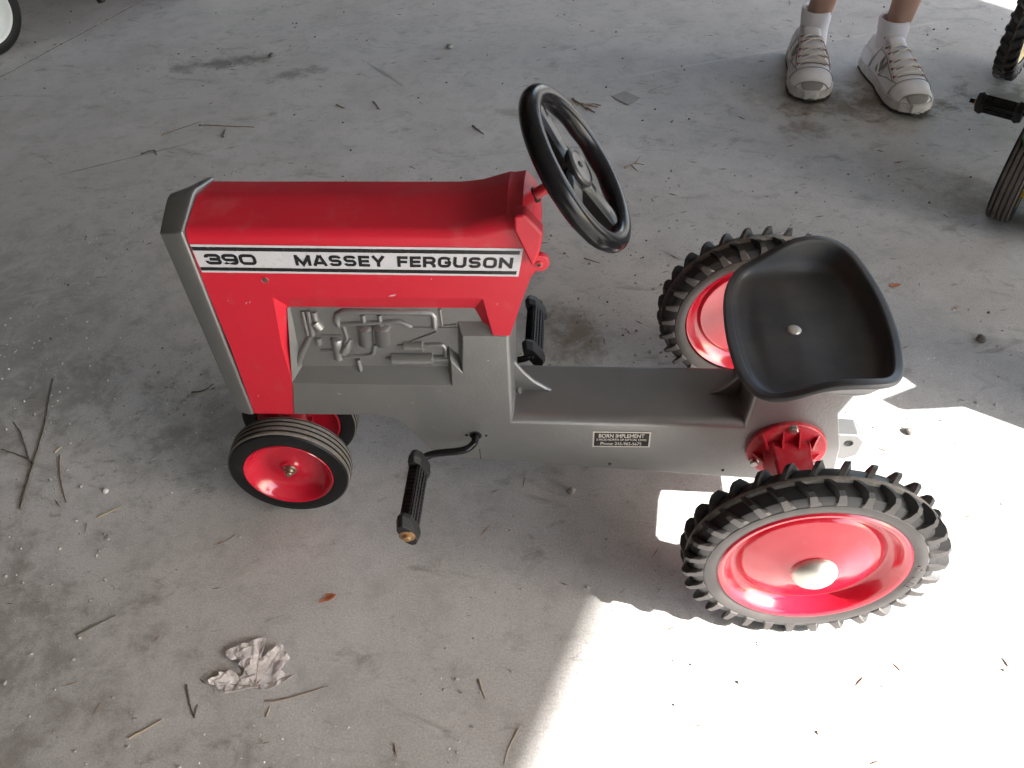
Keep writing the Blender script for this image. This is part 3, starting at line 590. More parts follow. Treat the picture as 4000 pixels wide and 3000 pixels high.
def make_rear_wheel(side):
    c = Vector((RX, side * 0.2169, RZ)); ax = (0, side, 0); off = 0.0
    g = MB(); d0 = 0.2364 - 0.2169
    g.lathe([(0.1095, d0 - 0.034), (0.1095, d0 + 0.001), (0.1072, d0 + 0.0032), (0.1045, d0 + 0.0032), (0.1010, d0 + 0.0012), (0.0985, d0 - 0.0020), (0.0950, d0 - 0.0095), (0.0915, d0 - 0.0150), (0.0880, d0 - 0.0172), (0.0848, d0 - 0.0168), (0.0818, d0 - 0.0138), (0.0795, d0 - 0.0108), (0.0760, d0 - 0.0092), (0.060, d0 - 0.0050), (0.040, d0 + 0.0005), (0.030, d0 + 0.0045), (0.0, d0 + 0.0060)], c, ax, 96)
    # back of the disc, seen from the other side of the tractor
    g.lathe([(0.1095, d0 - 0.034), (0.1060, d0 - 0.0355), (0.1000, d0 - 0.030), (0.0955, d0 - 0.022), (0.0880, d0 - 0.0175), (0.0830, d0 - 0.0210), (0.0790, d0 - 0.0185), (0.030, d0 - 0.0090), (0.018, d0 - 0.0080), (0.0, d0 - 0.0080)], c, ax, 96)
    wh = g.build('rear_wheel', REDG, T0, org=c, smooth=40, recalc=False)
    bm = bmesh.new(); bm.from_mesh(wh.data); bmesh.ops.remove_doubles(bm, verts=bm.verts, dist=1e-5); bmesh.ops.recalc_face_normals(bm, faces=bm.faces); bm.to_mesh(wh.data); bm.free()
    g = MB(); RB, SW, DR = 0, 1, 2
    g.lathe([(0.1080, -0.0185, SW), (0.1090, -0.0205, SW), (0.1140, -0.0228, SW), (0.1200, -0.0236, SW), (0.1240, -0.0232, SW), (0.1252, -0.0222, RB), (0.1310, -0.0216, RB), (0.1362, -0.0188, RB), (0.1392, -0.0125, RB), (0.1406, -0.0060, RB), (0.1410, -0.0040, DR), (0.1448, -0.0028, DR), (0.1458, 0.0, DR), (0.1448, 0.0028, DR), (0.1410, 0.0040, RB), (0.1406, 0.0060, RB), (0.1392, 0.0125, RB), (0.1362, 0.0188, RB), (0.1310, 0.0216, RB), (0.1252, 0.0222, SW), (0.1240, 0.0232, SW), (0.1200, 0.0236, SW), (0.1140, 0.0228, SW), (0.1090, 0.0205, SW), (0.1080, 0.0185, SW)], c, ax, 120)
    g.build('tyre', [RUB, RUBS, RUBD], wh, org=c, smooth=28)
    for face in (-1, 1):
        first = None
        for k in range(NL):
            a = 2 * math.pi * (k + (0.5 if face * side > 0 else 0.0)) / NL
            if first is None:
                lm = lug_mesh()
                if face > 0: lm.v = [(x, -y, z) for x, y, z in lm.v]      # the mirrored half of the chevron
                lm.v = [(x, y, z) for x, y, z in lm.v]
                if True:
                    me_o = lm.build('lug', [LUGM, RUBS], wh, org=(0, 0, 0), smooth=25); first = me_o
                    me_o.location = (0, 0, 0)
                lo = first
            else:
                lo = first.copy(); COL.objects.link(lo)
            lo.rotation_euler = (0, a, 0)
    g = MB(); dz = d0 + 0.0045
    g.lathe([(0.0265, dz - 0.002), (0.0265, dz + 0.0035), (0.0252, dz + 0.0065), (0.0220, dz + 0.0105), (0.0165, dz + 0.0140), (0.0090, dz + 0.0162), (0.0, dz + 0.0168)], c, ax, 40); g.build('hub_cap', CAPM, wh, org=c, smooth=60)
    return wh
LUGM = mat('lug_rubber', (0.022, 0.021, 0.021), 0.5, var=0.25, vs=70, bs=0.15, bscale=400, dust=(0.10, 0.09, 0.08), dustamt=0.18, ds=60)
rear_near = make_rear_wheel(-1); rear_far = make_rear_wheel(1)

# axle housings bolted to the body
for s_ in (-1, 1):
    g = MB(); ax = (0, s_, 0); c = Vector((RX, s_ * YB, RZ))
    g.lathe([(0.0515, -0.002), (0.0515, 0.0048), (0.0500, 0.0066), (0.0460, 0.0070), (0.0, 0.0070)], c, ax, 64)
    y0 = s_ * (YB + 0.0065)
    def sec(y, hw, z0, z1, cut): return [(RX - hw, y, z0), (RX + hw, y, z0), (RX + hw, y, z1), (RX - hw + cut, y, z1), (RX - hw, y, z1 - cut * 0.6)]
    g.loft([sec(y0, 0.0255, 0.1190, 0.1705, 0.003), sec(s_ * 0.090, 0.0240, 0.1240, 0.1700, 0.003), sec(s_ * 0.198, 0.0210, 0.1310, 0.1690, 0.003)])
    hs = g.build('axle_housing', REDD, T0, org=c, smooth=30, bevel=0.002, bseg=2)
    for dx, z, dx2, z2 in [(-0.0285, 0.166, -0.037, 0.184), (-0.0105, 0.170, -0.0105, 0.190), (0.0105, 0.170, 0.0105, 0.190), (0.0275, 0.168, 0.036, 0.183), (-0.029, 0.140, -0.045, 0.146), (0.029, 0.140, 0.045, 0.146)]:
        g = MB(); p = Vector((RX + dx, y0, z)); q = Vector((RX + dx2, y0, z2)); r_ = Vector((RX + dx, y0 + s_ * 0.013, z)); n_ = (q - p).cross(r_ - p).normalized() * 0.0012
        g.add([p - n_, q - n_, r_ - n_, p + n_, q + n_, r_ + n_], [(0, 1, 2), (5, 4, 3), (0, 3, 4, 1), (1, 4, 5, 2), (2, 5, 3, 0)]); g.build('gusset', REDD, hs, smooth=0)
    for a in (90, 210, 330):
        bc = c + Vector((0.0444 * math.cos(rad(a)), s_ * 0.006, 0.0444 * math.sin(rad(a))))
        g = MB(); g.lathe([(0.0072, 0), (0.0072, 0.0012), (0.0056, 0.0014), (0.0056, 0.0055), (0.0048, 0.0064), (0, 0.0064)], bc, ax, 6, a0=0.3)
        g.build('flange_bolt', STEEL, hs, smooth=20)

# front wheels on their narrow pedestal
def make_front_wheel(side):
    c = Vector((FX, -0.0703, FZ)) if side < 0 else Vector((FX - 0.0105, 0.0640, FZ)); ax = (0, side, 0); g = MB()
    g.lathe([(0.0632, -0.034), (0.0632, 0.0004), (0.0622, 0.0016), (0.0606, 0.0008), (0.0580, -0.0030), (0.0540, -0.0095), (0.0480, -0.0160), (0.0400, -0.0195), (0.0320, -0.0190), (0.0230, -0.0165), (0.0170, -0.0150), (0.0140, -0.0135), (0.0125, -0.0100), (0.0, -0.0100)], c, ax, 72)
    g.lathe([(0.0632, -0.034), (0.0600, -0.036), (0.054, -0.028), (0.040, -0.022), (0.014, -0.022), (0.0, -0.022)], c, ax, 72)
    wh = g.build('front_wheel', REDG, T0, org=c, smooth=45)
    g = MB(); SW, DR, RB = 0, 1, 2
    g.lathe([(0.0612, -0.0002, SW), (0.0640, 0.0010, SW), (0.0760, 0.0012, SW), (0.0815, 0.0002, SW), (0.0838, -0.0022, DR), (0.0850, -0.0035, DR), (0.0856, -0.0065, RB), (0.0856, -0.0072, RB), (0.0838, -0.0076, RB), (0.0838, -0.0092, RB), (0.0858, -0.0096, DR), (0.0860, -0.0150, RB), (0.0842, -0.0154, RB), (0.0842, -0.0172, RB), (0.0861, -0.0176, DR), (0.0861, -0.0225, RB), (0.0842, -0.0229, RB), (0.0842, -0.0247, RB), (0.0859, -0.0251, DR), (0.0856, -0.0300, RB), (0.0838, -0.0304, RB), (0.0838, -0.0316, RB), (0.0850, -0.0322, DR), (0.0838, -0.0345, SW), (0.0800, -0.0365, SW), (0.0640, -0.0365, SW), (0.0612, -0.034, SW)], c, ax, 90)
    g.build('tyre', [RUBF, RUBD, BLKM], wh, org=c, smooth=30)
    g = MB(); g.lathe([(0.0090, -0.0105), (0.0090, -0.0085), (0.0085, -0.0080), (0.0072, -0.0080)], c, ax, 24); g.lathe([(0.0068, -0.0105), (0.0068, -0.0045), (0.0060, -0.0035), (0.0047, -0.0035), (0.0047, 0.0000), (0.0040, 0.0008), (0, 0.0008)], c, ax, 20); g.build('axle_nut', mat('dull_axle_bolt', (0.36, 0.31, 0.24), 0.4, metal=0.9, var=0.3, vs=200), wh, org=c, smooth=40)
    wh.rotation_euler = (0, 0, 0.032 if side < 0 else 0.032)
    return wh
front_near = make_front_wheel(-1); front_far = make_front_wheel(1)
g = MB(); g.lathe([(0.0, -0.06), (0.006, -0.06), (0.006, 0.06), (0, 0.06)], (FX, 0, FZ), (0, 1, 0), 16); g.lathe([(0.0, -0.010), (0.015, -0.010), (0.020, 0.10), (0.030, 0.107), (0.030, 0.112)], (FX, 0, FZ), (0, 0, 1), 24)
g.box(FX - 0.014, FX + 0.014, -0.030, 0.030, FZ - 0.012, FZ + 0.012); g.build('front_axle', REDD, T0, smooth=35)

# cranks and pedals
def pedal_parts(s_, xe, ze, tilt):
    k_ = 0.006 if s_ > 0 else 0.0
    d = Vector((xe - 0.3403, 0, ze - 0.1608))
    path = [Vector((0.3403, s_ * 0.030, 0.1608)), Vector((0.3403, s_ * 0.062, 0.1608)), Vector((0.3403, s_ * 0.0700, 0.1608)) + d * 0.04, Vector((0.3403, s_ * 0.0765, 0.1608)) + d * 0.14, Vector((0.3403, s_ * (0.0795 + k_), 0.1608)) + d * 0.30, Vector((0.3403, s_ * (0.0810 + k_), 0.1608)) + d * 0.68, Vector((0.3403, s_ * (0.0840 + k_), 0.1608)) + d * 0.86, Vector((0.3403, s_ * (0.0900 + k_), 0.1608)) + d * 0.97, Vector((0.3403, s_ * 0.1000, 0.1608)) + d, Vector((0.3403, s_ * 0.2090, 0.1608)) + d]
    g = MB(); g.tube(smooth_path(path, 5), 0.0049, 14); cr = g.build('crank', BLK, T0, smooth=60)
    c = Vector((xe, s_ * 0.1500, ze)); g = MB()
    # body of the tread: a flat ribbed block with pointed end cheeks; local frame (a across, y along, h up)
    ca, sa = math.cos(tilt), math.sin(tilt)
    def P(a, y, h): return c + Vector((a * ca - h * sa, s_ * y, a * sa + h * ca))
    def bar(a0, a1, y0, y1, h0, h1): g.add([P(a0, y0, h0), P(a1, y0, h0), P(a1, y1, h0), P(a0, y1, h0), P(a0, y0, h1), P(a1, y0, h1), P(a1, y1, h1), P(a0, y1, h1)], [(0, 3, 2, 1), (4, 5, 6, 7), (0, 1, 5, 4), (1, 2, 6, 5), (2, 3, 7, 6), (3, 0, 4, 7)])
    bar(-0.0135, 0.0135, -0.047, 0.047, -0.0062, 0.0062)
    pd = None
    for h0, h1 in ((0.0062, 0.0082), (-0.0082, -0.0062)):
        for a in (-0.0100, -0.0035, 0.0035, 0.0100): bar(a - 0.0018, a + 0.0018, -0.046, 0.046, h0, h1)
        for k in range(15):
            y = -0.042 + 0.006 * k
            for a in (-0.0148, 0.0135): bar(a, a + 0.0013, y - 0.0016, y + 0.0016, -0.005, 0.005)
        for k in range(16):
            y = -0.0435 + 0.0058 * k
            for a in (-0.0068, 0.0068): bar(a - 0.0009, a + 0.0009, y - 0.0011, y + 0.0011, h0, (h1 if h1 > 0 else h0) - 0.0004)
    pd = g.build('pedal', BLKM, T0, org=c, smooth=0)
    for e in (-1, 1):
        g = MB(); y0, y1 = sorted((e * 0.0475, e * 0.0600))
        pl = [(-0.0150, -0.0100), (0.0150, -0.0100), (0.0250, -0.0035), (0.0250, 0.0035), (0.0150, 0.0100), (-0.0150, 0.0100), (-0.0250, 0.0035), (-0.0250, -0.0035)]
        pm = [(x * 0.80, z * 0.85) for x, z in pl]
        ya, yb_ = (e * 0.0475, e * 0.0610)
        g.loft([[P(a, ya - e * 0.008, h) for a, h in pm], [P(a, ya, h) for a, h in pl], [P(a, yb_, h) for a, h in pm]])
        g.build('pedal_cheek', BLKM, pd, org=c, smooth=25, bevel=0.0012, bseg=2)
    g = MB(); e_ = c + Vector((0, s_ * 0.0605, 0)); g.lathe([(0.0100, 0), (0.0100, 0.0012), (0.0085, 0.0016), (0.0052, 0.0016), (0.0052, 0.0052), (0.0044, 0.0060), (0, 0.0060)], e_, (0, s_, 0), 22); g.build('pedal_nut', RUST, pd, org=c, smooth=40)
    return pd
pedal_parts(-1, 0.2695, 0.1520, rad(-72)); pedal_parts(1, 0.4120, 0.1700, rad(-55))

# ------------------------------------------------------------------ lettering
def arc(cx, cz, r, a0, a1, k=5, ry=None):
    ry = r if ry is None else ry
    return [(cx + r * math.cos(rad(a0 + (a1 - a0) * i / k)), cz + ry * math.sin(rad(a0 + (a1 - a0) * i / k))) for i in range(k + 1)]
def glyph(ch, w, t):
    """centre lines of the wide square-cornered capitals, box w x 1, stroke t"""
    h = t / 2; l, r, b, tp, m = h, w - h, h, 1 - h, 0.5; R = 0.24
    if ch == 'M': return [[(l, 0), (l, 1)], [(l * 0.9, 0.93), (w / 2, 0.12), (r + h * 0.1, 0.93)], [(r, 0), (r, 1)]]
    if ch == 'A': return [[(h * 0.6, 0), (w / 2 - h * 0.25, 0.985)], [(w - h * 0.6, 0), (w / 2 + h * 0.25, 0.985)], [(w * 0.24, 0.27), (w * 0.76, 0.27)]]
    if ch == 'N': return [[(l, 0), (l, 1)], [(l, 0.90), (r, 0.10)], [(r, 0), (r, 1)]]
    if ch == 'Y': return [[(h * 0.7, 1), (w / 2, 0.42)], [(w - h * 0.7, 1), (w / 2, 0.42)], [(w / 2, 0.46), (w / 2, 0)]]
    if ch == 'E': return [[(l, 0), (l, 1)], [(l, b), (w, b)], [(l, m), (w * 0.94, m)], [(l, tp), (w, tp)]]
    if ch == 'F': return [[(l, 0), (l, 1)], [(l, m - 0.02), (w * 0.94, m - 0.02)], [(l, tp), (w, tp)]]
    if ch == 'O' or ch == '0': return [arc(r - R, tp - R, R, 0, 90) + arc(l + R, tp - R, R, 90, 180) + arc(l + R, b + R, R, 180, 270) + arc(r - R, b + R, R, 270, 360) + [(r, tp - R)]]
    if ch == 'U': return [[(l, 1)] + arc(l + R, b + R, R, 180, 270) + arc(r - R, b + R, R, 270, 360) + [(r, 1)]]
    if ch == 'S':
        q = (1 - t) / 4
        return [arc(r - q, tp - q, q, 12, 90, 5) + arc(l + q, tp - q, q, 90, 270, 8) + arc(r - q, b + q, q, 90, -90, 8) + arc(l + q, b + q, q, 270, 192, 5)]
    if ch == 'R': q = (1 - t) * 0.29; return [[(l, 0), (l, 1)], [(l, tp)] + arc(r - q, tp - q, q, 90, -90, 8) + [(l, tp - 2 * q)], [(w * 0.60, tp - 2 * q), (r * 0.99, 0.22), (r, 0)]]
    if ch == 'G': return [[(r, 0.68)] + arc(r - R, tp - R, R, 10, 90) + arc(l + R, tp - R, R, 90, 180) + arc(l + R, b + R, R, 180, 270) + arc(r - R, b + R, R, 270, 350) + [(r, 0.46), (w * 0.52, 0.46)]]
    if ch == '3': q = (1 - t) / 4; return [arc(l + q, tp - q, q, 192, 90, 5) + arc(r - q, tp - q, q, 90, -90, 8) + [(w * 0.3, m)], [(w * 0.3, m)] + arc(r - q, b + q, q, 90, -90, 8) + arc(l + q, b + q, q, 270, 168, 5)]
    if ch == '9': q = (1 - t) * 0.285; return [arc(r - q, tp - q, q, 0, 90, 4) + arc(l + q, tp - q, q, 90, 270, 8) + [(r, tp - 2 * q)], [(r, tp - q)] + arc(r - R, b + R, R, 0, -90) + [(l + 0.10, b)] + arc(l + 0.13, b + 0.13, 0.13, 265, 215, 3)]
    return []
def strokes(g, ch, w, t, place, k0):
    for si, pl in enumerate(glyph(ch, w, t)):
        cl = (len(pl) > 3 and math.hypot(pl[0][0] - pl[-1][0], pl[0][1] - pl[-1][1]) < 1e-6)
        if cl: pl = pl[:-1]
        n_ = len(pl); L_ = []; R_ = []
        for i, (x, z) in enumerate(pl):
            a = pl[i - 1] if (i or cl) else None; b = pl[(i + 1) % n_] if (i < n_ - 1 or cl) else None
            d1 = Vector((x - a[0], z - a[1])).normalized() if a else None; d2 = Vector((b[0] - x, b[1] - z)).normalized() if b else None
            d1 = d1 or d2; d2 = d2 or d1
            n1 = Vector((-d1.y, d1.x)); n2 = Vector((-d2.y, d2.x)); mm = (n1 + n2)
            mm = mm.normalized() if mm.length > 1e-6 else n1; s_ = (t / 2) / max(0.5, mm.dot(n1))
            L_.append((x + mm.x * s_, z + mm.y * s_)); R_.append((x - mm.x * s_, z - mm.y * s_))
        e = (k0 + si) * 0.00002
        vs = [place(x, z, e) for x, z in L_] + [place(x, z, e) for x, z in R_]
        fs = [(i, (i + 1) % n_, (i + 1) % n_ + n_, i + n_) for i in range(n_ if cl else n_ - 1)]
        g.add(vs, fs)
# decal on the near side of the bonnet, and its twin on the far side
def decal(s_):
    y = s_ * (YB + 0.0006)
    TL, BL, TR, BR = Vector((0.0450, y, 0.4702)), Vector((0.0470, y, 0.4318)), Vector((0.4117, y, 0.4678)), Vector((0.4054, y, 0.4300))
    def at(u, v, e=0.0):          # u along, v down
        p = TL.lerp(TR, u).lerp(BL.lerp(BR, u), v); p.y += s_ * e; return p
    def strip(v0, v1, e, u0=0.0, u1=1.0, n_=24):
        g = MB(); vs = []
        for i in range(n_ + 1):
            u = u0 + (u1 - u0) * i / n_; vs += [at(u, v0, e), at(u, v1, e)]
        g.add(vs, [(2 * i, 2 * i + 1, 2 * i + 3, 2 * i + 2) for i in range(n_)]); return g
    dc = strip(0, 1, 0).build('decal', DECW, T0, smooth=0)
    strip(0.080, 0.212, 0.00015, 0.001, 0.992).build('stripe', DECB, dc, smooth=0)
    strip(0.803, 0.928, 0.00015, 0.001, 0.992).build('stripe', DECB, dc, smooth=0)
    Z1, Z0 = 0.315, 0.70
    def word(txt, x0, x1, gap, widths, t=0.25, sv=0.0, sb=None):
        """letters between world x0 and x1, sheared along with the sheet"""
        g = MB(); tot = sum(widths) + gap * (len(txt) - 1); sc = (x1 - x0) / tot; x = x0
        for i, ch in enumerate(txt):
            wd = widths[i] * sc; H = 0.0150
            def place(gx, gz, e, x=x):
                px = x + gx * H; u = (px - 0.0455) / (0.4090 - 0.0455); return at(u if s_ < 0 else 1 - u, Z0 + (Z1 - Z0) * gz + 0.004, 0.0003 + e)
            strokes(g, ch, wd / H, t, place, 0); x += wd + gap * sc
        o = g.build('lettering', DECB, dc, smooth=0, recalc=False)
    word('390', 0.0557, 0.1142, 0.06, [1.0, 1.0, 1.06], t=0.27)
    word('MASSEY', 0.1578, 0.2592, 0.17, [1.30, 1.12, 1.02, 1.02, 0.90, 1.06])
    word('FERGUSON', 0.2728, 0.4005, 0.17, [0.88, 0.92, 1.06, 1.10, 1.10, 1.02, 1.14, 1.14])
decal(-1)
# dealer's plate
y = -YB - 0.0007
g = MB(); g.add([(0.4965, y, 0.1745), (0.5725, y, 0.1757), (0.5729, y, 0.1449), (0.4968, y, 0.1432)], [(0, 1, 2, 3)]); plate = g.build('dealer_plate', SILV, T0, smooth=0)
y -= 0.0002; g = MB(); g.add([(0.4985, y, 0.1720), (0.5706, y, 0.1732), (0.5709, y, 0.1470), (0.4988, y, 0.1455)], [(0, 1, 2, 3)]); g.build('plate_field', DECB, plate, smooth=0)
def text(txt, size, x, z, width, parent, m, y, tilt=0.015, bold=0.0):
    cu = bpy.data.curves.new('lettering', 'FONT'); cu.body = txt; cu.size = size; cu.align_x = 'CENTER'; cu.align_y = 'CENTER'; cu.offset = bold
    to = bpy.data.objects.new('lettering', cu); COL.objects.link(to); dg = bpy.context.evaluated_depsgraph_get(); me = bpy.data.meshes.new_from_object(to.evaluated_get(dg)); bpy.data.objects.remove(to)
    xs = [v_.co.x for v_ in me.vertices]; k = width / (max(xs) - min(xs)); mx = (max(xs) + min(xs)) / 2
    zs = [v_.co.y for v_ in me.vertices]; mz = (max(zs) + min(zs)) / 2
    po = ORG[parent.name]
    for v_ in me.vertices:
        lx = (v_.co.x - mx) * k; lz = v_.co.y - mz; v_.co = Vector((x + lx, y, z + lz + lx * tilt)) - po
    me.materials.clear(); me.materials.append(m); o = bpy.data.objects.new('lettering', me); COL.objects.link(o); o.parent = parent; ORG[o.name] = po; return o
y -= 0.0003
text('BORN IMPLEMENT', 0.0102, 0.5345, 0.1672, 0.0600, plate, SILV, y, bold=0.00014)
text('2 MILES NORTH OF KIPTON, OHIO', 0.0058, 0.5345, 0.1592, 0.0660, plate, SILV, y, bold=0.00006)
text('Phone: 216-965-5675', 0.0082, 0.5345, 0.1515, 0.0540, plate, SILV, y, bold=0.00010)
# moulded size figures on the near tyre
def tyre_text(txt, a_mid, r, hgt):
    cu = bpy.data.curves.new('size_figures', 'FONT'); cu.body = txt; cu.size = hgt; cu.align_x = 'CENTER'; cu.space_character = 1.35; cu.extrude = 0.0003
    to = bpy.data.objects.new('size_figures', cu); COL.objects.link(to); dg = bpy.context.evaluated_depsgraph_get(); me = bpy.data.meshes.new_from_object(to.evaluated_get(dg)); bpy.data.objects.remove(to)
    for v_ in me.vertices:
        a = a_mid - v_.co.x / r; rr_ = r + v_.co.y; v_.co = Vector((rr_ * math.cos(a), -0.0236 - v_.co.z, rr_ * math.sin(a)))
    me.materials.clear(); me.materials.append(RUBS); o = bpy.data.objects.new('size_figures', me); COL.objects.link(o); o.parent = rear_near; return o
tyre_text('12  1.75', rad(-3), 0.1140, 0.0105)

# ------------------------------------------------------------------ the neighbours at the edge of the view
def place_copy(name, label, remap, ang, anchor_local, anchor_world, skip):
    r = T0.copy(); COL.objects.link(r); r.name = name; tag(r, label, 'pedal tractor')
    for ch in list(T0.children):
        if ch.name.split('.')[0] not in skip: copy_tree(ch, r, remap, skip)
    R_ = Matrix.Rotation(ang, 3, 'Z'); r.rotation_euler = (0, 0, ang)
    p = Vector(anchor_world) - R_ @ Vector(anchor_local); r.location = (p.x, p.y, 0); return r
def remap_of(main, rim, low, tyre=None, tread=None, seatm=None):
    d = {'red_enamel': main, 'red_gloss_rim': rim, 'red_axle_paint': low, 'grey_casting_paint': main}
    if tread: d['dusty_rubber'] = tread; d['black_rubber'] = tread; d['black_moulded_plastic'] = BLKM
    return d
SK = ('decal', 'dealer_plate', 'size_figures')
green = place_copy('pedal_tractor', 'green and yellow pedal tractor cut off by the right edge of the photo', remap_of(GREEN, YELL, YELL, tread=BRUB), rad(54.5), (0.34, 0.217, 0), (1.576, 1.345, 0), SK)
def spin(root, side, ang, off, fat=1.0):
    """turn one crank and its pedal about the crank axle of a copied tractor"""
    p = Vector((0.3403 - 0.41, 0, 0.1608))
    for ch in root.children:
        nm = ch.name.split('.')[0]
        if nm not in ('crank', 'pedal'): continue
        yy = sum(v_.co.y for v_ in ch.data.vertices) / len(ch.data.vertices) + ch.location.y
        if yy * side < 0: continue
        ch.matrix_basis = Matrix.Translation(Vector(off) + p) @ Matrix.Rotation(ang, 4, 'Y') @ Matrix.Translation(-p) @ ch.matrix_basis
        if nm == 'pedal': ch.matrix_basis = ch.matrix_basis @ Matrix.Diagonal((fat, 1.0 / fat, fat, 1.0))
def big_front(root, k, back=0.0):
    for ch in root.children:
        if ch.name.startswith('front_wheel'): ch.scale = (k, k, k); ch.location.z = FZ * k; ch.location.x += back
big_front(green, 1.25, 0.045); spin(green, 1, rad(180), (-0.045, -0.015, 0.004), 1.35)
blue = place_copy('pedal_tractor', 'blue pedal tractor with white wheel at the top left corner', remap_of(BLUE, WHITE, BLUE), rad(60), (0.0713 - 0.41, -0.0703, 0), (-1.205, 1.510, 0), SK + ('lug', 'fan_belt', 'fan_pulley', 'oil_filter', 'filter_stem'))
big_front(blue, 1.40); spin(blue, -1, rad(-108), (0.0, 0.0, 0.0))

# ------------------------------------------------------------------ the person standing behind
SH = [dict(heel=(1.080, 1.478), toe=(1.048, 1.198)), dict(heel=(1.248, 1.408), toe=(1.284, 1.126))]
P0 = thing('person', (1.14, 1.42, 0), 'person standing behind the tractor in white sneakers and ankle socks', 'person')
def skin(name, vs, es, rs, m, parent, lv=2):
    me = bpy.data.meshes.new(name); me.from_pydata([tuple(vec(p) - ORG[parent.name]) for p in vs], es, []); me.materials.append(m)
    o = bpy.data.objects.new(name, me); COL.objects.link(o); o.parent = parent
    md = o.modifiers.new('skin', 'SKIN'); md.use_smooth_shade = True
    for i, r_ in enumerate(rs):
        d = me.skin_vertices[0].data[i]; d.radius = (r_, r_) if not isinstance(r_, tuple) else r_; d.use_root = (i == 0)
    md2 = o.modifiers.new('subdivision', 'SUBSURF'); md2.levels = lv; md2.render_levels = lv
    return o
ankL = Vector((1.084, 1.420, 0.07)); ankR = Vector((1.262, 1.356, 0.07))
J = [(1.15, 1.50, 0.92), (1.15, 1.50, 1.08), (1.15, 1.49, 1.28), (1.15, 1.49, 1.42), (1.15, 1.48, 1.50), (1.15, 1.47, 1.58), (1.15, 1.46, 1.68), (1.15, 1.47, 1.75),
     (1.08, 1.50, 0.86), (1.095, 1.430, 0.47), (1.098, 1.440, 0.33), (1.097, 1.430, 0.19), ankL, (1.074, 1.39, 0.045),
     (1.25, 1.48, 0.86), (1.282, 1.380, 0.47), (1.284, 1.385, 0.33), (1.278, 1.368, 0.19), ankR, (1.270, 1.325, 0.045),
     (0.98, 1.50, 1.40), (0.93, 1.50, 1.14), (0.92, 1.40, 0.92), (0.92, 1.36, 0.83), (1.32, 1.50, 1.40), (1.37, 1.50, 1.14), (1.38, 1.40, 0.92), (1.38, 1.36, 0.83)]
Eg = [(0, 1), (1, 2), (2, 3), (3, 4), (4, 5), (5, 6), (6, 7), (0, 8), (8, 9), (9, 10), (10, 11), (11, 12), (12, 13), (0, 14), (14, 15), (15, 16), (16, 17), (17, 18), (18, 19), (3, 20), (20, 21), (21, 22), (22, 23), (3, 24), (24, 25), (25, 26), (26, 27)]
Rs = [0.12, 0.11, 0.13, 0.10, 0.055, 0.07, 0.085, 0.06, 0.085, 0.056, 0.054, 0.036, 0.029, 0.026, 0.085, 0.056, 0.054, 0.036, 0.029, 0.026, 0.055, 0.042, 0.034, 0.024, 0.055, 0.042, 0.034, 0.024]
skin('body', J, Eg, Rs, SKIN, P0)
skin('shirt', [J[0], J[1], J[2], J[3], (1.0, 1.5, 1.40), (0.95, 1.5, 1.2), (1.30, 1.5, 1.40), (1.35, 1.5, 1.2)], [(0, 1), (1, 2), (2, 3), (3, 4), (4, 5), (3, 6), (6, 7)], [0.135, 0.13, 0.15, 0.115, 0.075, 0.065, 0.075, 0.065], SHIRT, P0)
skin('shorts', [(1.15, 1.5, 1.0), J[0], J[8], (1.085, 1.47, 0.56), J[14], (1.272, 1.42, 0.56)], [(0, 1), (1, 2), (2, 3), (1, 4), (4, 5)], [0.12, 0.135, 0.105, 0.085, 0.105, 0.085], CLOTH, P0)
skin('hair', [(1.15, 1.47, 1.78), (1.15, 1.49, 1.72)], [(0, 1)], [0.06, 0.088], HAIR, P0)

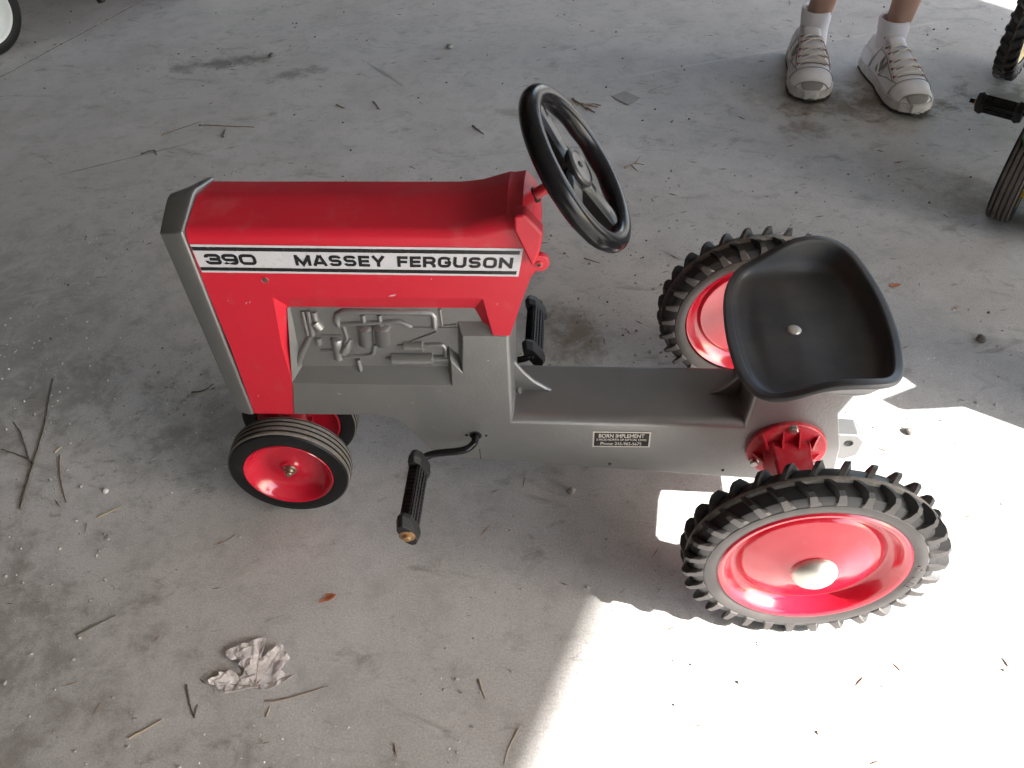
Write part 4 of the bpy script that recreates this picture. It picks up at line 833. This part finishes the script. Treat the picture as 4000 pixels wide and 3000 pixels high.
def interp(tab, x):
    for (a, b), (c, d) in zip(tab, tab[1:]):
        if x <= c: t_ = max(0, (x - a) / (c - a)); t_ = t_ * t_ * (3 - 2 * t_); return b + (d - b) * t_
    return tab[-1][1]
def make_shoe(heel, toe, mirror):
    """mirror +1: the outer side of the foot lies towards +x of the picture"""
    h = Vector((*heel, 0)); d = Vector((*toe, 0)) - h; Ls = d.length; d.normalize(); sd = Vector((-d.y, d.x, 0)) * mirror
    sc = Ls / 0.29
    def Pt(x, y, z): return h + d * (x * sc) + sd * (y * sc) + Vector((0, 0, z * sc))
    W_ = [(-0.006, 0.022), (0.010, 0.036), (0.05, 0.040), (0.11, 0.041), (0.18, 0.051), (0.215, 0.0535), (0.25, 0.049), (0.275, 0.037), (0.289, 0.021), (0.293, 0.007)]
    Hh = [(-0.006, 0.066), (0.03, 0.074), (0.075, 0.070), (0.10, 0.082), (0.13, 0.078), (0.17, 0.060), (0.21, 0.046), (0.25, 0.036), (0.275, 0.024), (0.288, 0.012), (0.293, 0.004)]
    def cen(x): return 0.005 * math.sin(math.pi * max(0, min(1, (x - 0.08) / 0.22)))        # slight banana curve of the last
    zb = 0.027
    def top(x, a, lift=0.0):
        w_, hh = interp(W_, x) * 0.985 + lift, interp(Hh, x) + lift; s_, c_ = math.sin(a), math.cos(a)
        k = 1.0 if x > 0.22 else 1.0
        return Pt(x, cen(x) + w_ * math.copysign(abs(s_) ** 0.80, s_), zb - 0.006 + hh * max(0, c_) ** 0.85)
    xs = [-0.006, -0.002, 0.008, 0.02, 0.035, 0.05, 0.065, 0.08, 0.09, 0.10, 0.11, 0.12, 0.135, 0.15, 0.165, 0.18, 0.195, 0.21, 0.225, 0.24, 0.252, 0.263, 0.273, 0.281, 0.287, 0.291, 0.293]
    NA = 21
    g = MB(); rings = []
    for x in xs: rings.append([top(x, (-90 + 180 * k / (NA - 1)) * math.pi / 180) for k in range(NA)])
    g.loft(rings, closed=True); sh = g.build('shoe', SHOEW, P0, smooth=45)
    # midsole and outsole
    def sole(name, z0, z1, grow, m, xa=-0.010, xb=0.299, toe_up=0.006):
        g = MB(); R_ = []
        for k in range(41):
            t_ = k / 40; x = xa + (xb - xa) * (0.5 - 0.5 * math.cos(math.pi * t_)); e = min(1.0, math.sqrt(max(0, 1 - ((2 * t_ - 1) ** 2) ** 6)))
            w_ = (interp(W_, max(-0.004, min(0.291, x))) + grow) * (0.35 + 0.65 * e); up = toe_up * max(0, (x - 0.22) / 0.08) ** 2
            R_.append([Pt(x, cen(x) - w_, z1 + up), Pt(x, cen(x) - w_ - 0.002, (z0 + z1) / 2 + up), Pt(x, cen(x) - w_ * 0.96, z0 + up), Pt(x, cen(x) + w_ * 0.96, z0 + up), Pt(x, cen(x) + w_ + 0.002, (z0 + z1) / 2 + up), Pt(x, cen(x) + w_, z1 + up)])
        g.loft(R_); return g.build(name, m, sh, smooth=40)
    sole('midsole', 0.007, 0.030, 0.0035, SOLEW); sole('outsole', 0.0005, 0.0085, 0.002, SOLED, toe_up=0.010)
    # patches sewn on the upper: built on its surface
    def patch(name, fn, nu, nv, m, lift=0.0015):
        g = MB(); vs = [fn(i / nu, j / nv, lift) for i in range(nu + 1) for j in range(nv + 1)]
        g.add(vs, [(i * (nv + 1) + j, i * (nv + 1) + j + 1, (i + 1) * (nv + 1) + j + 1, (i + 1) * (nv + 1) + j) for i in range(nu) for j in range(nv)])
        o = g.build(name, m, sh, smooth=60); md = o.modifiers.new('thickness', 'SOLIDIFY'); md.thickness = 0.0016 * sc; md.offset = -1; return o
    lerp = lambda a, b, t_: a + (b - a) * t_
    patch('toe_guard', lambda u, v, l: top(lerp(0.268, 0.2915, u), lerp(-0.80, 0.80, v) * (0.8 + 0.2 * u), l + 0.0012), 8, 10, SHOEG)
    patch('toe_overlay', lambda u, v, l: top(lerp(0.222, 0.268, u), lerp(-1.45, 1.45, v), l * 0.5), 6, 16, SHOEW, 0.0018)
    for s_ in (-1, 1):
        patch('side_overlay', lambda u, v, l: top(lerp(0.150, 0.226, u), s_ * lerp(lerp(1.50, 0.70, 0.6), lerp(1.50, 1.05, 1), u) + s_ * (v - 0.5) * 0.16, l), 10, 2, SHOEW, 0.0014)
        patch('heel_overlay', lambda u, v, l: top(lerp(-0.002, 0.075, u), s_ * lerp(1.50, 0.95, v), l), 8, 5, SHOEG if False else SHOEW, 0.0014)
        patch('eyelet_band', lambda u, v, l: top(lerp(0.095, 0.205, u), s_ * lerp(0.44, 0.66, v) * (1 + 0.10 * u), l), 12, 3, SHOEW, 0.0016)
        # the N sewn on the side
        def bar_on(x0, a0, x1, a1, wd):
            dx, da = x1 - x0, a1 - a0; Ln = math.hypot(dx, da * 0.045); px, pa = -da * 0.045 / Ln * wd, dx / Ln * wd / 0.045
            return lambda u, v, l: top(lerp(x0, x1, u) + px * (v - 0.5), s_ * (lerp(a0, a1, u) + pa * (v - 0.5)), l)
        for (x0, a0, x1, a1, lf) in [(0.112, 1.36, 0.122, 0.82, 0.0020), (0.122, 0.84, 0.138, 1.34, 0.0023), (0.138, 1.36, 0.148, 0.82, 0.0020)]:
            patch('letter_n', bar_on(x0, a0, x1, a1, 0.0085), 6, 1, SHOEG, lf)
        for k in range(5):
            x = 0.104 + 0.0235 * k
            patch('eyelet', lambda u, v, l: top(x + 0.006 * (u - 0.5), s_ * (0.50 + 0.035 * k + 0.20 * (v - 0.5)), l), 2, 2, SHOER, 0.0030)
    patch('tongue', lambda u, v, l: top(lerp(0.082, 0.12, u), lerp(-0.42, 0.42, v), l) + Vector((0, 0, (1 - u) * 0.016 * sc)) - d * ((1 - u) * 0.006), 6, 6, SHOEW, 0.004)
    g = MB(); g.tube([top(0.082, a, 0.004) + Vector((0, 0, 0.0165 * sc)) - d * 0.006 for a in (-0.45, -0.22, 0, 0.22, 0.45)], 0.0016, 6); g.build('tongue_edge', SHOER, sh)
    g = MB()
    for k in range(5):
        x = 0.104 + 0.0235 * k; w_ = 0.50 + 0.035 * k
        xn = x + 0.0235; wn = w_ + 0.035
        if k < 4:
            g.tube([top(lerp(x, xn, j / 6), lerp(-w_, wn, j / 6), 0.0042 + 0.0012 * math.sin(math.pi * j / 6)) for j in range(7)], 0.0017, 6)
            g.tube([top(lerp(x, xn, j / 6), lerp(w_, -wn, j / 6), 0.0046 + 0.0024 * math.sin(math.pi * j / 6)) for j in range(7)], 0.0017, 6)
        else: g.tube([top(x, lerp(-w_, w_, j / 6), 0.0042) for j in range(7)], 0.0017, 6)
    def seam(pts, r=0.0011):
        q = MB(); q.tube([top(x, a, 0.0032) for x, a in pts], r, 5); q.build('seam', SEAM, sh)
    seam([(0.224, lerp(-1.40, 1.40, k / 14)) for k in range(15)])
    seam([(0.266 + 0.004 * math.cos(lerp(-1.4, 1.4, k / 12)), lerp(-1.35, 1.35, k / 12)) for k in range(13)])
    for s_ in (-1, 1):
        seam([(lerp(0.150, 0.222, k / 8), s_ * lerp(1.30, 0.72, k / 8)) for k in range(9)])
        seam([(lerp(0.094, 0.214, k / 9), s_ * (0.72 + 0.10 * k / 9)) for k in range(10)])
        seam([(lerp(0.078, 0.090, k / 6), s_ * lerp(1.40, 0.55, k / 6)) for k in range(7)])
    g2 = MB()
    for k in range(5):
        x = 0.112 + 0.0235 * k; w_ = 0.40 + 0.03 * k
        g2.tube([top(x, lerp(-w_, w_, j / 4), 0.0026) for j in range(5)], 0.0016, 5)
    g2.build('lace_gap', SEAM, sh)
    kn = top(0.098, 0, 0.010)
    L3 = lambda x, y, z: Pt(x, y, z)
    g.tube(smooth_path([kn, L3(0.115, 0.022, 0.088), L3(0.140, 0.048, 0.066), L3(0.160, 0.054, 0.045), L3(0.150, 0.034, 0.060), L3(0.120, 0.012, 0.088), kn], 5), 0.0019, 6)
    g.tube(smooth_path([kn, L3(0.115, -0.024, 0.088), L3(0.132, -0.046, 0.070), L3(0.150, -0.050, 0.052), L3(0.140, -0.030, 0.066), L3(0.115, -0.010, 0.090), kn], 5), 0.0019, 6)
    g.tube(smooth_path([kn, L3(0.130, 0.008, 0.088), L3(0.180, 0.022, 0.064), L3(0.225, 0.036, 0.047), L3(0.262, 0.046, 0.030)], 5), 0.0020, 6)
    g.tube(smooth_path([kn, L3(0.125, -0.012, 0.090), L3(0.150, -0.030, 0.074), L3(0.175, -0.044, 0.052)], 5), 0.0020, 6)
    g.build('lace', LACE, sh)
    return sh
make_shoe(SH[0]['heel'], SH[0]['toe'], 1); make_shoe(SH[1]['heel'], SH[1]['toe'], 1)
for a, lean in ((ankL, (0.001, 0.012)), (ankR, (0.002, 0.014))):
    g = MB(); rings = []
    for z, r_, dy in [(0.045, 0.036, -0.016), (0.065, 0.0355, -0.008), (0.085, 0.0345, -0.001), (0.100, 0.0345, 0.003), (0.112, 0.0350, 0.005), (0.1145, 0.0365, 0.006), (0.126, 0.0368, 0.008), (0.138, 0.0372, 0.010), (0.1425, 0.0370, 0.011), (0.1432, 0.0345, 0.011), (0.138, 0.032, 0.010)]:
        rings.append([Vector((a.x + r_ * math.cos(2 * math.pi * k / 36) * (1 + 0.010 * math.cos(18 * 2 * math.pi * k / 36)), a.y + dy + r_ * 1.12 * math.sin(2 * math.pi * k / 36), z)) for k in range(36)])
    g.loft(rings, cap1=False); g.build('sock', SOCK, P0, smooth=60)

# ------------------------------------------------------------------ leaves, twigs and grit on the slab
ll = [(0.0768, -0.3423), (0.0441, -0.3536), (0.0401, -0.351), (0.0334, -0.3469), (0.0266, -0.3428), (0.0196, -0.3415), (0.0161, -0.3377), (0.0203, -0.3336), (0.0293, -0.3305), (0.027, -0.3266), (0.0332, -0.3252), (0.0398, -0.3216), (0.0487, -0.3251), (0.0552, -0.3305), (0.0582, -0.3236), (0.058, -0.3191), (0.0481, -0.3138), (0.0506, -0.3091), (0.0477, -0.3069), (0.037, -0.3085), (0.0273, -0.3008), (0.0283, -0.2949), (0.0355, -0.2922), (0.0502, -0.2845), (0.0582, -0.2806), (0.0681, -0.2754), (0.0746, -0.2764), (0.0758, -0.287), (0.0761, -0.3022), (0.0759, -0.3057), (0.0823, -0.2985), (0.0891, -0.29), (0.0993, -0.2861), (0.1041, -0.2917), (0.1078, -0.2974), (0.1122, -0.3013), (0.1112, -0.3065), (0.1046, -0.3194), (0.1154, -0.3229), (0.1267, -0.3241), (0.1183, -0.33), (0.1089, -0.336), (0.0978, -0.3436), (0.0851, -0.3447)]
def leaf(name, outline, centre, m, label, curl, vein_to, stem=None, seed=1):
    random.seed(seed); c = Vector((*centre, 0)); bm = bmesh.new()
    pts = []
    for i, p in enumerate(outline):       # ragged edge
        a, b = Vector((*p, 0)), Vector((*outline[(i + 1) % len(outline)], 0)); k = max(1, int((b - a).length / 0.0028))
        for j in range(k): pts.append(a.lerp(b, j / k) + Vector((random.uniform(-1, 1), random.uniform(-1, 1), 0)) * 0.0007)
    bm.faces.new([bm.verts.new(p) for p in pts]); bmesh.ops.triangulate(bm, faces=bm.faces)
    for _ in range(3): bmesh.ops.subdivide_edges(bm, edges=[e for e in bm.edges if e.calc_length() > 0.004], cuts=1)
    bmesh.ops.triangulate(bm, faces=bm.faces)
    from mathutils import noise as nz
    vd = [(Vector((*q, 0)) - c).normalized() for q in vein_to]
    for v_ in bm.verts:
        r_ = v_.co - c; L_ = r_.length
        dv = min(((r_ - d_ * max(0, r_.dot(d_))).length for d_ in vd), default=L_)
        v_.co.z = 0.0015 + curl * (0.24 * min(dv, 0.009) + 0.06 * L_ + 0.0040 * nz.noise(v_.co * 38) + 0.0022 * nz.noise(v_.co * 110 + Vector((3, 1, 0))) + 0.0010 * nz.noise(v_.co * 300)) ; v_.co.z = max(0.0008, v_.co.z)
    me = bpy.data.meshes.new(name)
    for v_ in bm.verts: v_.co -= c
    bm.to_mesh(me); bm.free(); me.materials.append(m)
    o = bpy.data.objects.new(name, me); COL.objects.link(o); o.location = c; ORG[o.name] = c; tag(o, label, 'leaf')
    md = o.modifiers.new('thickness', 'SOLIDIFY'); md.thickness = 0.0004
    g = MB()
    for q in vein_to:
        pth = []
        for k in range(9):
            p = c.lerp(Vector((*q, 0)), k / 8); z = 0.0022 + curl * (0.06 * (p - c).length + 0.0040 * nz.noise(p * 38)); pth.append((p.x, p.y, max(0.0016, z)))
        g.tube(pth, [0.0009 - 0.0006 * k / 8 for k in range(9)], 5)
    if vein_to: g.build('vein', VEIN, o)
    return o
leaf('dry_leaf', ll, (0.0775, -0.3415), LEAFG, 'large bleached lobed leaf lying flat on the concrete, lower left', 0.9, [(0.0225, -0.338), (0.0400, -0.3000), (0.0700, -0.2800), (0.1000, -0.2900), (0.1200, -0.3250)])
leaf('leaf_scrap', [(0.1316, -0.2208), (0.1330, -0.2190), (0.1360, -0.2172), (0.1375, -0.2125), (0.1385, -0.2070), (0.1420, -0.2062), (0.1455, -0.2058), (0.1500, -0.2080), (0.1525, -0.2085), (0.1510, -0.2125), (0.1490, -0.2150), (0.1440, -0.2178), (0.1390, -0.2195), (0.1345, -0.2210)], (0.140, -0.2140), LEAFO, 'small curled orange leaf scrap above the bleached leaf', 0.5, [], seed=4)
leaf('leaf_scrap', [(1.0590, 0.4760), (1.0660, 0.4720), (1.0760, 0.4760), (1.0840, 0.4800), (1.0760, 0.4850), (1.0680, 0.4840)], (1.070, 0.478), LEAFO, 'tiny orange leaf scrap right of the black seat', 0.4, [], seed=5)
leaf('concrete_chip', [(0.5633, 1.2397), (0.5760, 1.2510), (0.5975, 1.2661), (0.6180, 1.2470), (0.6356, 1.2292), (0.6200, 1.2080), (0.6043, 1.1912), (0.5850, 1.2120)], (0.60, 1.23), STONE, 'flat grey square flake right of the top of the steering wheel', 0.05, [], seed=6)['category'] = 'flake'

def twig(paths, r, m, label, name='twig', seed=1, cat='twig', group=None):
    random.seed(seed); g = MB(); o0 = paths[0][0]; r *= 0.82
    for pi, pth in enumerate(paths):
        P_ = [Vector((x, y, 0)) for x, y in pth]
        if len(P_) == 2: P_ = [P_[0], P_[0].lerp(P_[1], 0.5), P_[1]]
        sp = smooth_path(P_, 5); nn_ = len(sp); rr0 = r if pi == 0 else r * 0.8
        rs = [rr0 * (1.0 - 0.5 * i / (nn_ - 1)) * random.uniform(0.85, 1.15) for i in range(nn_)]
        g.tube([(p.x + random.uniform(-1, 1) * r * 0.35, p.y + random.uniform(-1, 1) * r * 0.35, rs[i] * 0.9 + abs(math.sin(i * 0.9)) * r * 0.25) for i, p in enumerate(sp)], rs, 7)
    o = g.build(name, m, None, org=(o0[0], o0[1], 0), smooth=50); return tag(o, label, cat, group)
twig([[(-0.3574, -0.0821), (-0.379, 0.0034), (-0.3968, 0.0759), (-0.4134, 0.1279), (-0.4314, 0.1822), (-0.4363, 0.1947)], [(-0.379, 0.0034), (-0.392, 0.0146), (-0.424, 0.0578), (-0.4561, 0.0923)], [(-0.392, 0.0146), (-0.4245, 0.0258), (-0.4479, 0.0336)]], 0.0026, TWIG, 'long forked grey twig at the left edge, three branches', seed=1)
twig([[(-0.3443, 0.0234), (-0.3303, -0.0089), (-0.3093, -0.0448), (-0.2943, -0.0671)]], 0.0016, TWIGB, 'thin bent brown twig just right of the forked twig', seed=2)
twig([[(-0.3557, 0.0279), (-0.3509, 0.0425)]], 0.0018, STRAW, 'short tan wood chip above the bent brown twig', 'wood_chip', 3, 'chip')
twig([[(-0.2338, -0.0938), (-0.2190, -0.082), (-0.2052, -0.0717)]], 0.0016, STRAW, 'pale straw piece between forked twig and front wheel', 'straw', 4, 'straw')
twig([[(-0.1772, 0.1678), (-0.1581, 0.1725), (-0.1455, 0.1895)]], 0.0017, TWIG, 'dark crooked twig left of the grey grille', seed=5)
twig([[(-0.0367, -0.1326), (-0.0243, -0.126), (-0.0162, -0.1151)]], 0.0010, TWIGB, 'short thin twig below and left of the near front wheel', seed=6)
twig([[(0.0943, -0.3584), (0.1139, -0.3552), (0.1387, -0.3467), (0.1691, -0.3354)]], 0.0011, TWIGB, 'straight reddish stem reaching right from under the bleached leaf', 'dry_twig', 7, 'twig')
twig([[(-0.0113, -0.3412), (-0.005, -0.3539), (0.0017, -0.3666), (0.0127, -0.3831)], [(0.0127, -0.3824), (0.0113, -0.3662)]], 0.0015, TWIG, 'dark V shaped twig left below the bleached leaf', seed=8)
twig([[(0.1014, -0.3772), (0.1027, -0.3644)]], 0.0012, STRAW, 'short pale straw just below the bleached leaf', 'straw', 9, 'straw')
twig([[(-0.1827, -0.2822), (-0.1600, -0.264), (-0.1415, -0.2502)]], 0.0016, TWIG, 'brown stick left of the leaf, half way to the edge', seed=10)
twig([[(-0.059, -0.4102), (-0.043, -0.399), (-0.0271, -0.3864)]], 0.0015, STRAW, 'pale stick near the bottom edge, left of the leaf', seed=11)
twig([[(0.3578, -0.3187), (0.3617, -0.3301), (0.3675, -0.3429)]], 0.0011, STRAW, 'straw bit in the shade left of the big sun patch', 'straw', 12, 'straw')
twig([[(0.4105, -0.378), (0.4040, -0.392), (0.3990, -0.404), (0.3965, -0.419)]], 0.0008, STRAW, 'thin curved grass blade at the bottom edge by the sun patch', 'dry_grass', 13, 'grass')
twig([[(-0.4673, 1.0958), (-0.40, 1.091), (-0.327, 1.0848)]], 0.0016, TWIGB, 'straight thin twig lying above the bonnet front', seed=14)
twig([[(-0.3917, 1.0354), (-0.3983, 1.0735)]], 0.0030, TWIG, 'stubby dark stick just below the straight thin twig', seed=15)
twig([[(-0.1431, 1.1988), (-0.1212, 1.1834)]], 0.0028, STRAW, 'small tan chip above the middle of the bonnet', 'wood_chip', 16, 'chip')
twig([[(-0.0498, 1.2161), (-0.0258, 1.1745)]], 0.0022, TWIG, 'dark sliver right of the small tan chip', seed=17)
twig([[(0.2204, 1.0874), (0.2509, 1.0471)]], 0.0026, TWIG, 'dark stick left of the steering wheel top', seed=18)
twig([[(0.5838, 0.8932), (0.6077, 0.913), (0.6277, 0.9075)], [(0.6077, 0.913), (0.622, 0.945)], [(0.600, 0.906), (0.612, 0.880)]], 0.0017, TWIGB, 'branched brown twiglet right of the steering wheel', seed=19)
twig([[(0.4906, 0.5552), (0.5222, 0.5406)]], 0.0013, TWIG, 'fine dark twig behind the rear edge of the bonnet', seed=20)
twig([[(0.4599, 1.1829), (0.480, 1.200), (0.5267, 1.1824)], [(0.47, 1.215), (0.49, 1.19), (0.50, 1.165)], [(0.465, 1.23), (0.475, 1.195)], [(0.49, 1.19), (0.515, 1.198), (0.535, 1.192)], [(0.50, 1.18), (0.52, 1.155)]], 0.0032, TWIGB, 'clump of dry grass roots right of the steering wheel rim', 'grass_clump', 21, 'grass clump')
twig([[(-0.57, 0.955), (-0.545, 0.972), (-0.53, 0.95)]], 0.0022, TWIG, 'small hooked twig left of the bonnet top', seed=22)
twig([[(-0.553, 1.045), (-0.475, 1.115)]], 0.0014, TWIGB, 'slanting brown twig at upper left', seed=23)

def pebble(x, y, r, m, label, seed, squash=0.65):
    random.seed(seed); bm = bmesh.new(); bmesh.ops.create_icosphere(bm, subdivisions=2, radius=r)
    from mathutils import noise as nz
    for v_ in bm.verts:
        v_.co *= 1 + 0.35 * nz.noise(v_.co / r * 0.9 + Vector((seed, 0, 0))); v_.co.z = v_.co.z * squash + r * squash * 0.8
    me = bpy.data.meshes.new('pebble'); bm.to_mesh(me); bm.free(); me.materials.append(m)
    o = bpy.data.objects.new('pebble', me); COL.objects.link(o); o.location = (x, y, 0); return tag(o, label, 'pebble')
pebble(0.1147, 1.5416, 0.0105, STONE, 'grey pebble near the top edge, above the bonnet', 1)
pebble(1.1768, 0.3291, 0.0085, STONED, 'dark pebble in the shade right of the seat', 2)
pebble(1.0016, 0.1113, 0.0080, STONE, 'pebble lying in the sun patch behind the tractor', 3)
pebble(0.4710, -0.0211, 0.0062, STONE, 'round pebble below the grey body by the shadow', 4)
pebble(-0.3936, 1.4950, 0.0085, STONED, 'dark crumb at upper left above the straight twig', 5)
pebble(-0.2405, -0.0455, 0.0042, STONEW, 'white pebble above the pale straw piece at left', 6)

# loose sand and crumbs strewn over the slab: too many to count
def grit(name, n_, m, rmin, rmax, seed, region):
    random.seed(seed); g = MB()
    from mathutils import noise as nz
    k = 0
    while k < n_:
        x, y = region()
        if x > 0.38 and y < 0.1 and random.random() < 0.85: continue
        if nz.noise(Vector((x * 2.2, y * 2.2, seed))) + 0.25 < random.random() * 0.8: continue
        r = rmin + (rmax - rmin) * random.random() ** 3; a0 = random.random() * 6.28; e = random.uniform(0.6, 1.0)
        ring_ = [(x + r * math.cos(a0 + i * 1.2566) * random.uniform(0.75, 1.2), y + r * e * math.sin(a0 + i * 1.2566) * random.uniform(0.75, 1.2), -0.0002) for i in range(5)]
        tp_ = [(x + (px - x) * 0.6, y + (py - y) * 0.6, r * random.uniform(0.7, 1.1)) for px, py, _ in ring_]
        g.add(ring_ + tp_, [(5, 6, 7, 8, 9)] + [(i, (i + 1) % 5, (i + 1) % 5 + 5, i + 5) for i in range(5)]); k += 1
    o = g.build(name, m, None, org=(0, 0, 0), smooth=0); o['kind'] = 'stuff'; tag(o, {'sand_grit': 'pale sand grains strewn over the concrete', 'dirt_crumbs': 'dark dirt crumbs strewn over the concrete', 'gravel_bits': 'grey grit lying on the concrete'}[name], 'grit'); return o
near_r = lambda: (random.uniform(-0.6, 1.3), -0.6 + 1.5 * random.random() ** 1.6)
far_r = lambda: (random.uniform(-1.3, 1.8), random.uniform(0.2, 2.0))
grit('sand_grit', 2200, STONEW, 0.0006, 0.0022, 11, near_r)
grit('gravel_bits', 1800, STONE, 0.0007, 0.0038, 12, near_r)
grit('dirt_crumbs', 650, STONED, 0.0006, 0.0034, 13, far_r)
# fine chaff: slivers of straw and bark
random.seed(21); g = MB()
for k in range(420):
    x, y = far_r() if k % 2 else near_r(); a = random.gauss(0.1, 0.8); L_ = random.uniform(0.003, 0.013); wv = L_ * random.uniform(0.06, 0.16); d = Vector((math.cos(a), math.sin(a), 0)); q = Vector((-d.y, d.x, 0)) * wv; c = Vector((x, y, 0.0008)); up = Vector((0, 0, wv))
    g.add([c - d * L_, c + q, c + d * L_ + up * 0.5, c - q, c + up], [(0, 1, 4), (1, 2, 4), (2, 3, 4), (3, 0, 4), (0, 3, 2, 1)])
o = g.build('chaff', TWIGB, None, org=(0, 0, 0), smooth=0); o['kind'] = 'stuff'; tag(o, 'fine chaff and bark slivers strewn over the concrete', 'chaff')
